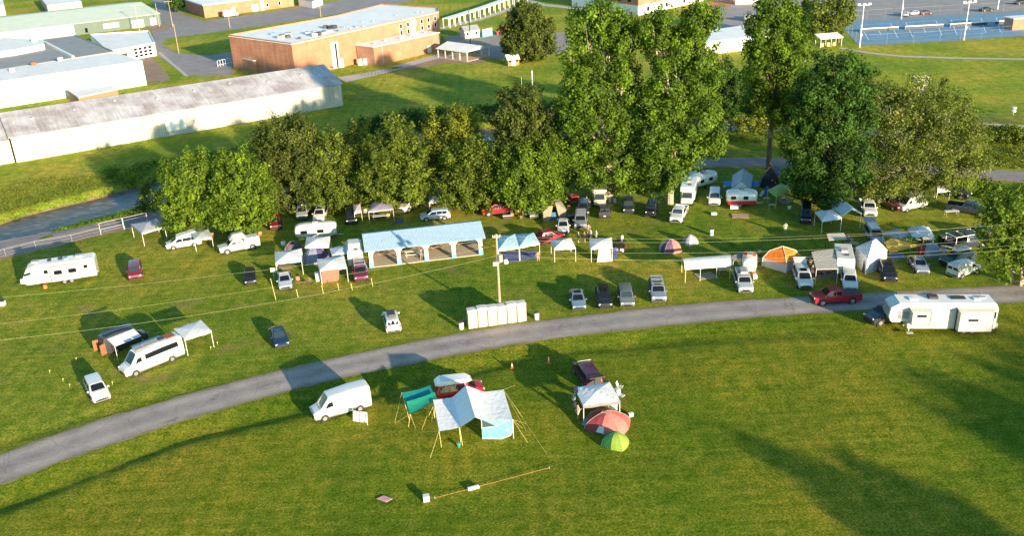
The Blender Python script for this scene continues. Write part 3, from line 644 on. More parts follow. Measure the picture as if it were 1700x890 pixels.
for px,h,l in [((297,88),9,'pale wooden pole on the grass wedge beside the driveway'),((265,44),8.5,'leaning pale pole at the corner of the green warehouse'),((287,44),9.5,'wooden pole with a cross arm standing in the street corner'),((232,52),9.5,'grey pole with a cross arm in front of the green warehouse wall'),((533,28),8,'thin pale pole on the street verge beyond the school roof'),((382,46),6,'short pale pole beside the street below the ambulance')]:
    utility_pole(px,h,l,((.95,2.6),) if 'arm' in l else (),'pole_wood' if 'pale' in l or 'wood' in l else 'grey',.14)
utility_pole((781,74),12,'dark pole in the gravel yard between the sheds and the open pavilion',(),'dark',.14)
def light_mast(px,tpy,label):
    p=G(*px); h=hfor(p,tpy); t=thing('light_mast',label,'light mast',p,R(5),'floodlight masts round the tennis courts')
    MB().tube((0,0,0),(0,0,h),.17,.10,8).build('mast','white',t); MB().box((0,0,h-.3),(3.4,.12,.12)).build('cross_bar','white',t)
    for x in (-1.5,0,1.5): MB().box((x,-.15,h),(.75,.4,.45)).build('floodlight','white',t)
    MB().box((0,-.2,3.4),(.45,.3,.7)).build('control_box','white',t)
light_mast((1427,78),6,'white floodlight mast at the near left corner of the tennis courts'); light_mast((1600,66),2,'white floodlight mast half way along the near side of the courts')
light_mast((1496,31),-14,'floodlight mast on the far side of the courts near the parked cars'); light_mast((1656,15),-30,'floodlight mast on the far side of the courts near the right edge')
p=G(884,146); t=thing('goal_post','white post with a thin net on the pale dry patch of the field','post',p); MB().tube((0,0,0),(0,0,4.3),.12,None,8).build('post','white',t)
m=MB(); 
for z in (.8,1.6,2.4,3.2): m.tube((0,0,z),(-2.6,.8,z*.8),.015,None,3)
m.tube((-2.6,.8,0),(-2.6,.8,2.6),.04,None,5); m.build('net','steel',t)
# yellow climbing frame
p=G(1525,156); t=thing('climbing_frame','pale yellow square lattice climbing frame on the field behind the airy tree','climbing frame',p); m=MB()
for i in range(4):
    for j in range(3): m.tube((i*.9-1.35,j*.8-.8,0),(i*.9-1.35,j*.8-.8,4.0),.03,None,5)
for z in (1.2,2.1,3.0,3.9):
    for j in range(3): m.tube((-1.5,j*.8-.8,z),(1.5,j*.8-.8,z),.03,None,5)
    for i in range(4): m.tube((i*.9-1.35,-.9,z),(i*.9-1.35,.9,z),.03,None,5)
m.build('lattice','offwhite',t)
p=G(1682,191); t=thing('disc_golf_basket','small white basket on a pole on the sports field near the right edge','basket',p); MB().tube((0,0,0),(0,0,1.5),.05,None,6).build('pole','steel',t)
MB().tube((0,0,.7),(0,0,1.0),.38,.45,12).build('basket','white',t); MB().tube((0,0,1.35),(0,0,1.65),.42,.42,12).build('chain_rack','white',t)
# dugout at right edge
dg=Fr('brick_dugout','small red brick dugout at the right end of the tennis courts','dugout',W(1680,50),R(8)); MB().box((3,2,1.6),(6,4,3.2)).build('wall','brick',dg.t); MB().box((3,2,3.3),(6.5,4.6,.2)).build('roof','white_roof',dg.t)
# ================================================================ TREES
def leaf_mesh(name,cent,rad,per,size,mat,seed,outc=None,spread=.75,axis=0.):
    r=np.random.default_rng(seed); n=len(cent); k=n*per
    C_=np.repeat(cent,per,0); Rr=np.repeat(rad,per)
    d=r.normal(size=(k,3)); d/=np.linalg.norm(d,axis=1)[:,None]; rr=r.random(k)**.45
    if outc is not None and axis>0:
        ax=np.repeat(outc,per,0)+np.array([0,0,.75]); ax/=np.linalg.norm(ax,axis=1)[:,None]
        P=C_+d*(Rr*rr*.72)[:,None]+ax*(Rr*r.uniform(-.7,1.1,k))[:,None]*axis
    else: P=C_+d*(Rr*rr)[:,None]*np.array([1,1,.8])
    if outc is not None:
        o=np.repeat(outc,per,0); 
    else: o=d
    nrm=d*.55+o*.5+np.array([0,0,.35])+r.normal(size=(k,3))*spread; nrm/=np.linalg.norm(nrm,axis=1)[:,None]
    t=np.cross(nrm,r.normal(size=(k,3))); t/=np.linalg.norm(t,axis=1)[:,None]; b=np.cross(nrm,t)
    s=size*r.uniform(.55,1.25,k)[:,None]; t=t*s*.5; b=b*s*.5*r.uniform(.55,.9,k)[:,None]
    fold=nrm*s*.16
    V=np.stack([P-t+fold*0,P-b-fold,P+t+fold*0,P+b-fold],1).reshape(-1,3)
    me=bpy.data.meshes.new(name); me.vertices.add(4*k); me.vertices.foreach_set('co',V.astype(np.float32).ravel())
    me.loops.add(4*k); me.loops.foreach_set('vertex_index',np.arange(4*k)); me.polygons.add(k); me.polygons.foreach_set('loop_start',np.arange(0,4*k,4)); me.update(calc_edges=True)
    at=me.attributes.new('tint','FLOAT','POINT'); tv=np.repeat(np.clip(r.normal(.5,.2,n),0,1),per*4); at.data.foreach_set('value',tv.astype(np.float32))
    me.materials.append(M[mat]); return me
def lobes_clumps(lobes,r,dens,cr):
    cs=[];rs=[];os_=[]
    for (c,a) in lobes:
        c=np.array(c);a=np.array(a); area=4*math.pi*((a[0]*a[1])**1.6/3+(a[0]*a[2])**1.6/3+(a[1]*a[2])**1.6/3)**(1/1.6)
        n=max(6,int(area*dens)); d=r.normal(size=(n,3)); d/=np.linalg.norm(d,axis=1)[:,None]
        rr=np.where(r.random(n)<.80,r.uniform(.74,1.16,n),r.uniform(.40,.8,n)); rr*=1+.16*np.sin(d[:,0]*5+c[0])*np.cos(d[:,2]*6+c[2])
        p=c+d*a*rr[:,None]; keep=np.ones(n,bool)
        for (c2,a2) in lobes:
            c2=np.array(c2);a2=np.array(a2)
            if np.allclose(c2,c) and np.allclose(a2,a): continue
            keep&=(((p-c2)/a2)**2).sum(1)>.35
        keep&=p[:,2]>.6
        cs.append(p[keep]); os_.append(d[keep]); rs.append(cr*r.uniform(.6,1.35,keep.sum()))
    return np.concatenate(cs),np.concatenate(rs),np.concatenate(os_)
tree_seed=[100]
def tree(name,label,base,lobes_px,mat,cr=1.0,dens=.75,per=44,leaf=.42,trunk_r=.3,bark='bark',group='trees of the campground row',stems=1,fork=.35,bare=0,depth=1.0,cat='tree',spread=.5,axis=.9,shrink=.95):
    """lobes_px: (cx,cy,rx,ry,depth offset m) measured in the photo, placed at the tree's own distance"""
    tree_seed[0]+=1; r=np.random.default_rng(tree_seed[0]); B=G(*base)
    t=thing(name,label,cat,B,0,group)
    s=(W(base[0]+10,base[1])-W(base[0]-10,base[1])).length/20
    lobes=[]
    for (cx,cy,rx,ry,dd) in lobes_px:
        z=hfor(B+Vector((0,dd,0)),cy); # height at that depth
        # horizontal offset at that height
        q=W(cx,cy,z); k=(B.y+dd)/q.y if q.y>1 else 1
        x=q.x*k
        z=hfor(Vector((x,B.y+dd,0)),cy)
        kk=(CH-z)/CH; 
        dist=Vector((x,B.y+dd,z-CH)).length; mpp=dist/math.hypot(F_,math.hypot(cx-CX,cy-CY))
        lobes.append(((x-B.x,dd,z-B.z),(rx*mpp*shrink,rx*mpp*depth*shrink,ry*mpp*1.05*shrink)))
    C_,Rd,O=lobes_clumps(lobes,r,dens,cr)
    obj('crown',leaf_mesh('crown',C_,Rd,per,leaf,mat,tree_seed[0],O,spread,axis),t)
    m=MB(); top=max(l[0][2] for l in lobes); ctr=Vector((np.mean([l[0][0] for l in lobes]),0,0))
    for sidx in range(stems):
        bo=Vector((0,0,-.2)) if stems==1 else Vector((math.cos(sidx*2.4)*.45,math.sin(sidx*2.4)*.45,-.2))
        zf=top*fork; pts=[bo,Vector((bo.x*1.2+r.normal()*.1,bo.y,zf*.5)),Vector((ctr.x*.4+bo.x*1.8,bo.y*2,zf))]
        rr=trunk_r*(1 if stems==1 else .7)
        m.tube(pts[0],pts[1],rr*1.25,rr,9); m.tube(pts[1],pts[2],rr,rr*.8,9)
        ll=sorted(lobes,key=lambda l:l[0][2]); 
        for (c,a) in ll[sidx::stems]:
            c=Vector(c); mid=pts[2].lerp(c,.5)+Vector((r.normal()*.4,r.normal()*.4,.4)); m.tube(pts[2],mid,rr*.55,rr*.35,7); m.tube(mid,c,rr*.35,rr*.15,6)
            for q in range(4+bare):
                d=Vector(r.normal(size=3)); d.z=abs(d.z)*.6; d.normalize(); e=c+Vector((d.x*a[0],d.y*a[1],d.z*a[2]))*(.8 if not bare else 1.0); st=mid.lerp(c,r.uniform(.2,1)); kn=st.lerp(e,.5)+Vector(r.normal(size=3))*.35
                m.tube(st,kn,rr*.18,rr*.12,5); m.tube(kn,e,rr*.12,rr*.04,5)
    m.build('trunk',bark,t,smooth=True)
    return t
TR=tree
TR('maple_sapling','small bushy green tree at the creek end of the tree row',(254,352),[(250,332,18,26,0),(262,345,14,14,1)],'leaf_mid',.7,1.0,40,.36,.14)
TR('maple_tree','round bright green maple nearest the creek with feathery leaves',(316,388),[(312,300,38,40,0),(296,330,30,35,-1),(335,335,32,40,0),(305,362,34,22,-2),(330,275,22,24,1)],'leaf_bright',1.0,.62,80,.36,.25)
TR('maple_tree','mid green maple just right of the bright round maple',(402,388),[(400,300,38,40,0),(378,330,30,38,-1),(424,330,26,42,0),(402,355,42,30,-1),(385,272,22,20,1)],'leaf_bright',1.00,0.83,84,.36,.25)
TR('dark_maple_tree','dark dense tree with a domed olive crown above the dark red car',(482,348),[(478,235,48,38,0),(450,270,28,44,0),(500,275,36,50,-1),(470,315,46,34,-1),(516,240,22,26,1)],'leaf_dark',1.06,0.78,84,.36,.3)
TR('maple_tree','narrow dark green maple between the domed tree and the yellowish one',(558,345),[(548,262,34,40,0),(530,300,26,44,-1),(570,310,30,36,0),(545,325,40,24,-2)],'leaf_mid',1.06,0.78,84,.36,.28)
TR('yellow_green_tree','yellow green tree top behind the middle of the tree row',(600,318),[(594,238,26,28,0),(612,262,24,30,0),(580,262,18,30,0)],'leaf_yellow',0.94,0.87,84,.36,.22)
TR('maple_tree','wide grey green maple above the open camp canopy',(655,345),[(660,225,26,30,0),(640,262,36,36,0),(685,270,32,42,0),(625,300,32,34,-1),(672,310,42,30,-1)],'leaf_mid',1.12,0.78,84,.36,.3)
TR('yellow_green_tree','pale yellow green tree with a ragged top left of the dark pine like tree',(752,322),[(722,222,16,32,1),(762,208,26,28,0),(742,250,34,34,0),(778,240,22,36,0),(715,270,22,36,0)],'leaf_yellow',1.06,0.74,84,.36,.25)
TR('maple_tree','mid green maple above the silver crossover',(790,345),[(775,275,38,42,0),(810,290,34,46,0),(760,315,34,28,-1),(800,325,38,20,-1)],'leaf_mid',1.12,0.78,84,.36,.3)
TR('dark_maple_tree','tall dark tree with a dense pointed top in the middle of the row',(872,335),[(868,172,36,26,0),(850,205,36,34,0),(888,215,34,42,0),(868,250,46,36,0)],'leaf_dark',1.06,0.78,84,.36,.32)
TR('maple_tree','broad green maple above the bright red pickup',(872,352),[(880,272,44,38,0),(858,305,40,34,-1),(905,300,32,36,-1),(880,325,42,18,-2),(915,262,20,26,0)],'leaf_bright',1.18,0.74,84,.36,.3)
TR('shade_tree','low dark green tree in the shade left of the tallest tree',(925,330),[(918,222,20,36,3),(930,262,18,38,2),(945,300,22,26,1)],'leaf_deep',.9,.8,40,.40,.2)
SY=dict(shrink=.89,axis=.5,cr=1.45,dens=.42,per=105,leaf=.42,bark='bark_pale',fork=.3,trunk_r=.5,group='tall sycamores')
TR('sycamore_tree','tallest sycamore on the left with a huge ragged bright crown over the tan motorhome',(1012,335),[(975,42,30,34,0),(1005,25,24,20,0),(1012,75,38,42,0),(1045,60,24,40,0),(955,95,22,50,0),(975,150,44,46,0),(1030,140,36,46,0),(948,190,26,30,-1),(1000,215,48,42,-1),(1050,200,30,44,0),(960,250,32,26,-1),(1020,275,46,42,-1),(985,285,30,26,-2),(1055,285,26,40,-1)],'leaf_sycamore',**SY)
TR('sycamore_tree','second tall sycamore with a forked ragged crown over the white camper vans',(1112,338),[(1085,50,24,30,0),(1105,80,34,40,0),(1095,35,18,20,0),(1160,30,34,26,0),(1150,70,26,40,0),(1165,95,26,36,0),(1120,130,44,50,0),(1165,150,32,46,0),(1105,190,42,40,0),(1160,205,42,44,-1),(1090,245,34,34,-1),(1130,250,40,38,-1),(1178,228,22,30,-1),(1100,290,34,28,-2)],'leaf_sycamore',**SY)
TR('shade_tree','dark green background tree with a visible stem between the tall sycamores',(1212,218),[(1205,130,30,28,0),(1222,155,26,36,0),(1200,170,24,30,0)],'leaf_deep',1.0,.7,40,.48,.3,group='trees beyond the creek')
TR('sycamore_tree','tall sycamore with a narrow crown on a long bare trunk right of the white hall',(1276,282),[(1290,18,36,26,0),(1268,55,32,36,0),(1312,50,30,38,0),(1255,70,20,20,0),(1290,95,40,36,0),(1325,85,26,28,0),(1262,120,26,26,0),(1300,145,42,30,0),(1252,172,22,22,0),(1290,182,36,22,0),(1335,155,24,30,0)],'leaf_sycamore',**{**SY,'fork':.42,'trunk_r':.42,'bark':'bark'})
TR('broad_dark_tree','broad dark green tree over the black van, brightest in a few clumps',(1380,345),[(1385,120,34,32,0),(1350,155,34,36,0),(1410,150,38,40,0),(1375,200,50,44,0),(1425,200,24,36,0),(1335,235,34,38,-1),(1390,255,50,40,-1),(1350,290,44,30,-1),(1412,290,28,30,-1),(1370,318,44,16,-2)],'leaf_deep',1.45,.40,105,.42,.45,group='tall sycamores',axis=.5)
TR('willow_like_tree','large airy pale green tree with bare white branches in its crown',(1512,335),[(1470,175,40,36,0),(1530,165,44,34,0),(1578,195,38,44,0),(1500,220,50,40,0),(1560,245,48,42,0),(1610,235,26,40,0),(1468,245,36,40,0),(1500,285,50,34,-1),(1560,292,44,24,0),(1610,278,26,26,0),(1450,300,28,28,-1),(1430,280,20,30,0),(1520,322,26,12,-2)],'leaf_pale',1.2,.50,58,.34,.4,'bark_pale',bare=6,fork=.25,spread=.8)
TR('locust_tree','green tree with pale forked trunks beside the road at the right edge',(1690,472),[(1665,350,36,30,0),(1700,345,36,34,0),(1656,395,30,32,0),(1695,395,42,40,0),(1730,380,34,40,0),(1668,432,30,24,-1),(1712,440,34,22,-1)],'leaf_bright',.9,.65,46,.38,.28,'bark_pale',stems=3,fork=.22)
TR('round_maple_tree','round dark green tree standing alone beside the gravel yard',(877,100),[(876,45,34,32,0),(858,62,26,28,0),(896,62,26,28,0),(877,78,38,16,0),(870,28,22,18,0)],'leaf_dark',1.2,.7,46,.62,.4,group='trees beyond the creek')
TR('pale_street_tree','pale green tree beside the tennis courts above the white shelter',(1392,70),[(1385,28,26,26,0),(1402,15,16,18,0),(1365,20,18,22,0)],'leaf_pale',1.2,.6,40,.6,.3,group='trees beyond the creek')
TR('pale_street_tree','pale green tree half hidden behind the narrow sycamore top',(1345,62),[(1340,30,16,32,0),(1330,55,18,18,0)],'leaf_mid',1.2,.6,40,.6,.3,group='trees beyond the creek')
TR('street_shrub','dark shrub beside the brick building at the top edge',(292,18),[(290,4,12,12,0),(300,-2,10,12,0)],'leaf_deep',1.0,.7,40,.6,.2,group='trees beyond the creek',cat='shrub')
TR('creek_tree','yellowish low bush on the far creek bank behind the bare trunk',(1262,220),[(1245,205,22,12,0),(1285,208,20,10,0),(1322,205,20,12,0)],'leaf_yellow',.8,.7,36,.45,.12,group='bushes on the creek bank',cat='bush')
TR('creek_tree','low green bushes under the airy tree near the dark pickup',(1605,318),[(1600,305,22,10,0),(1640,312,18,10,0)],'leaf_bright',.8,.8,36,.42,.12,group='bushes on the creek bank',cat='bush')
# bare shrub-like dead tree
p=G(741,350); t=thing('bare_tree','leafless brown forked tree behind the silver crossover','tree',p,0,'trees of the campground row'); m=MB(); r=random.Random(5)
m.tube((0,0,-.1),(-.1,0,2.0),.16,.12)
for k in range(22):
    a=r.uniform(0,6.28); b_=Vector((math.cos(a)*r.uniform(.5,1.9),math.sin(a)*r.uniform(.5,1.5),r.uniform(3.5,5.5))); s0=Vector((-.1,0,r.uniform(1.2,2.0))); k_=s0.lerp(b_,.5)+Vector((r.gauss(0,.15),0,.2)); m.tube(s0,k_,.06,.04,5); m.tube(k_,b_,.04,.012,4)
m.build('trunk','bark',t)
# undergrowth as stuff -------------------------------------------------
def brush(name,label,poly_px,n,mat,cr,h,seed,per=26,leaf=.35):
    r=np.random.default_rng(seed); ps=[]; P=np.array(poly_px,float)
    x0,y0=P.min(0);x1,y1=P.max(0)
    def inside(x,y):
        c=False; j=len(P)-1
        for i in range(len(P)):
            if (P[i,1]>y)!=(P[j,1]>y) and x<(P[j,0]-P[i,0])*(y-P[i,1])/(P[j,1]-P[i,1])+P[i,0]: c=not c
            j=i
        return c
    while len(ps)<n:
        x=r.uniform(x0,x1);y=r.uniform(y0,y1)
        if inside(x,y):
            g=G(x,y); 
            if g.z<-1.05: continue
            ps.append((g.x,g.y,g.z+r.random()*h))
    c=np.array(ps); o=c.mean(0); me=leaf_mesh(name,c-o,cr*r.uniform(.5,1.3,len(c)),per,leaf,mat,seed)
    ob=obj(name,me); ob.location=o; tag(ob,label,'undergrowth'); kind(ob,'stuff'); return ob
brush('creekside_shrubs','dark green shrubs massed along the shaded far bank of the creek',[(580,208),(660,192),(760,182),(860,182),(935,175),(940,215),(860,225),(720,222),(600,228)],520,'leaf_deep',1.3,1.0,11,30,.5)
brush('creek_hedge','dense grey green hedge on the creek bank at the right edge',[(1605,212),(1720,218),(1720,240),(1605,236)],420,'leaf_mid',1.0,2.6,12,34,.42)
brush('bank_weeds','tall yellow green weeds on the sunny far bank of the creek',[(-40,330),(60,295),(200,290),(232,300),(190,318),(60,344),(-40,374)],1100,'weed',.6,-.15,13,26,.22)
brush('bank_weeds','lush green weeds on the shaded far bank of the creek before the tree row',[(160,285),(300,262),(430,240),(470,235),(420,262),(260,300),(215,312)],420,'weed_green',1.0,.3,14,24,.3)
brush('near_bank_weeds','strip of green weeds between the creek and the greenway path',[(-40,404),(80,384),(170,360),(232,333),(262,335),(235,352),(130,378),(0,402)],420,'weed_green',.65,.3,15,24,.24)
brush('field_edge_weeds','sunny yellow green weeds between the hedge and the path at the right',[(1200,215),(1340,215),(1340,240),(1200,240),(1190,225)],200,'weed_green',.9,.2,16,20,.3)
brush('right_bank_weeds','yellow green rough grass above the greenway path at the right edge',[(1560,248),(1720,244),(1720,280),(1640,278),(1560,268)],420,'weed',.9,.2,17,20,.3)
brush('right_meadow_weeds','rough yellow green grass below the greenway path at the right edge',[(1570,298),(1640,306),(1720,312),(1720,330),(1640,330),(1560,312)],300,'weed_green',.8,.2,18,20,.28)
# wooded edge behind the camera whose long shadows reach the foreground
def woods(name,label,spots,seed):
    r=np.random.default_rng(seed); cs=[];rs=[];os_=[]; m=MB()
    for (x,y,h,w_) in spots:
        for k in range(7):
            a=r.uniform(0,6.28); c=np.array([x+math.cos(a)*w_*.45*r.random(),y+math.sin(a)*w_*.45*r.random(),h*r.uniform(.45,.85)]); ax=np.array([w_*.32,w_*.32,h*.2])
            n=46; d=r.normal(size=(n,3)); d/=np.linalg.norm(d,axis=1)[:,None]; cs.append(c+d*ax*r.uniform(.5,1,n)[:,None]); rs.append(r.uniform(.9,1.6,n)); os_.append(d)
        m.tube((x,y,0),(x,y,h*.7),.35,.2)
    ob=obj(name,leaf_mesh(name,np.concatenate(cs),np.concatenate(rs),10,.85,'leaf_mid',seed,np.concatenate(os_))); tag(ob,label,'woodland'); kind(ob,'stuff')
def src(px,py,h):    # where a tree of height h stands whose shadow tip falls at the pixel
    p=W(px,py); L=h/math.tan(SUN_EL); return (p.x-(-math.cos(SUN_AZ))*L, p.y-(-math.sin(SUN_AZ))*L)
SP=[]
for (px,py,h,w_) in [(1592,692,20,7),(1645,680,21,9),(1545,640,20,8),(1492,600,19,7),(1600,615,21,9),(1680,635,21,10),(1575,560,19,8),(1660,555,20,9),(1740,560,21,10),(1760,640,21,10),(1215,722,16,6),(1330,748,16,7),(1405,776,15,6)]:
    x,y=src(px,py,h); SP.append((x,y,h,w_))
woods('woodland','line of trees beyond the near corner of the mown field',SP,31)
# ================================================================ VEHICLES
# stations: (x, zbottom, zbelt, ztop, halfwidth, halfwidth at top)
K={}
K['sedan']=dict(st=[(2.33,.38,.58,.62,.66,.58),(2.22,.26,.70,.74,.84,.70),(1.10,.22,.86,.92,.90,.76),(.25,.22,.90,1.40,.91,.66),(-.95,.22,.92,1.42,.91,.66),(-1.75,.22,.94,1.04,.90,.68),(-2.20,.28,.88,.98,.86,.68),(-2.32,.40,.80,.84,.74,.60)],c=2,f=3,r=4,t=5,wx=(1.38,-1.38),wr=.33,win=[(.62,-.38),(-.44,-1.30)])
K['suv']=dict(st=[(2.36,.40,.66,.70,.70,.62),(2.26,.28,.84,.90,.88,.76),(1.30,.26,1.02,1.08,.93,.80),(.52,.26,1.04,1.62,.94,.72),(-.8,.26,1.06,1.70,.94,.73),(-1.90,.26,1.08,1.64,.93,.70),(-2.28,.30,1.10,1.16,.90,.74),(-2.36,.42,.98,1.02,.80,.70)],c=2,f=3,r=5,t=6,wx=(1.42,-1.40),wr=.37,win=[(.90,-.20),(-.26,-1.05),(-1.10,-1.80)])
K['big_suv']=dict(st=[(2.50,.44,.76,.80,.74,.66),(2.40,.30,.94,1.00,.92,.80),(1.45,.28,1.10,1.16,.97,.84),(.80,.28,1.12,1.74,.98,.79),(-.9,.28,1.13,1.80,.98,.79),(-2.25,.28,1.14,1.76,.97,.77),(-2.46,.32,1.14,1.22,.94,.80),(-2.52,.44,1.0,1.04,.84,.76)],c=2,f=3,r=5,t=6,wx=(1.48,-1.46),wr=.40,win=[(1.12,.02),(-.04,-1.0),(-1.06,-2.05)])
K['minivan']=dict(st=[(2.52,.38,.62,.66,.72,.62),(2.40,.24,.84,.90,.90,.76),(1.65,.22,1.00,1.08,.97,.82),(.75,.22,1.02,1.66,.98,.76),(-1.0,.22,1.03,1.76,.98,.78),(-2.20,.22,1.04,1.72,.97,.76),(-2.46,.28,1.04,1.16,.93,.78),(-2.54,.40,.92,.96,.84,.72)],c=2,f=3,r=5,t=6,wx=(1.52,-1.48),wr=.35,win=[(1.20,.12),(.06,-1.10),(-1.16,-2.05)])
K['van']=dict(st=[(2.95,.42,.78,.82,.80,.66),(2.84,.28,1.05,1.14,.94,.78),(2.20,.26,1.25,1.34,.99,.84),(1.30,.26,1.35,2.46,1.00,.80),(-1.0,.26,1.40,2.66,1.00,.82),(-2.80,.26,1.40,2.62,1.00,.82),(-2.95,.30,1.40,2.50,.99,.80)],c=2,f=3,r=5,t=6,wx=(1.95,-1.68),wr=.36,win=[(1.78,.95)])
K['camper_van']=dict(st=[(3.48,.42,.78,.82,.80,.66),(3.36,.28,1.05,1.14,.94,.78),(2.70,.26,1.25,1.34,.99,.84),(1.80,.26,1.40,2.52,1.00,.80),(-1.0,.26,1.45,2.74,1.00,.82),(-3.30,.26,1.45,2.70,1.00,.82),(-3.48,.30,1.45,2.58,.99,.80)],c=2,f=3,r=5,t=6,wx=(2.40,-1.90),wr=.37,win=[(2.22,1.42),(1.0,-2.9)])
K['small_van']=dict(st=[(2.20,.40,.72,.76,.74,.64),(2.10,.28,.92,.98,.88,.76),(1.50,.26,1.05,1.12,.92,.80),(.85,.26,1.10,1.80,.93,.72),(-.8,.26,1.12,1.92,.93,.74),(-2.05,.26,1.12,1.90,.93,.74),(-2.20,.30,1.12,1.84,.92,.72)],c=2,f=3,r=5,t=6,wx=(1.40,-1.35),wr=.34,win=[(1.22,.35)])
K['pickup']=dict(st=[(2.90,.48,.86,.90,.78,.70),(2.80,.34,1.06,1.10,.94,.82),(1.62,.32,1.16,1.24,.99,.88),(.95,.32,1.20,1.84,1.0,.80),(-.35,.32,1.20,1.86,1.0,.80),(-.72,.32,1.20,1.28,1.0,.86),(-.74,.32,1.20,1.24,1.0,.90)],c=2,f=3,r=4,t=5,wx=(1.90,-1.75),wr=.42,win=[(1.32,.32),(.26,-.38)])
K['jeep']=dict(st=[(2.10,.50,.90,.94,.60,.55),(2.02,.45,1.05,1.10,.66,.60),(.85,.42,1.14,1.18,.80,.74),(.55,.42,1.16,1.80,.82,.68),(-1.0,.42,1.16,1.84,.82,.70),(-1.9,.42,1.16,1.82,.82,.70),(-1.98,.42,1.1,1.70,.80,.68)],c=2,f=3,r=5,t=6,wx=(1.35,-1.20),wr=.42,win=[(.48,-.30),(-.36,-1.05),(-1.1,-1.8)])
def ring(s):
    x,zb,zl,zt,hw,ht=s; k=.07 if zt-zl>.2 else (zt-zl)*.35
    h=[(hw*.86,zb),(hw*.985,zb+.16),(hw,(zb+.16+zl)/2),(hw*.985,zl),(ht+(.02 if k<.07 else 0),zt-k),(ht*.93,zt-k*.3),(ht*.80,zt),(ht*.35,zt+.012)]
    return [Vector((x,-a,b)) for a,b in h]+[Vector((x,a,b)) for a,b in h[::-1]]
def lerp_ring(sts,x):
    for a,b in zip(sts[:-1],sts[1:]):
        if b[0]<=x<=a[0]:
            t=(a[0]-x)/(a[0]-b[0]); return [p.lerp(q,t) for p,q in zip(ring(a),ring(b))]
    return ring(sts[-1])
def side(sts,x,t,s):
    r=lerp_ring(sts,x); p=r[3].lerp(r[4],t); n=Vector((0,-(r[4].z-r[3].z),-(r[4].y-r[3].y)*-1)); 
    d=r[4]-r[3]; n=Vector((0,-d.z,d.y)); n=n.normalized() if n.length>1e-6 else Vector((0,-1,0))
    if n.y>0: n=-n
    p=p+n*.014
    return Vector((p.x,p.y*-s if s>0 else p.y,p.z)) if True else p
def topp(sts,x,u,o=.014):
    r=lerp_ring(sts,x); a,b=r[5],r[10]; p=a.lerp(b,(u+1)/2); p.z=r[6].z+ o if abs(u)<.8 else r[5].z+o; return p
cache={}
def cm(key,fn):
    if key not in cache: cache[key]=fn()
    return cache[key]
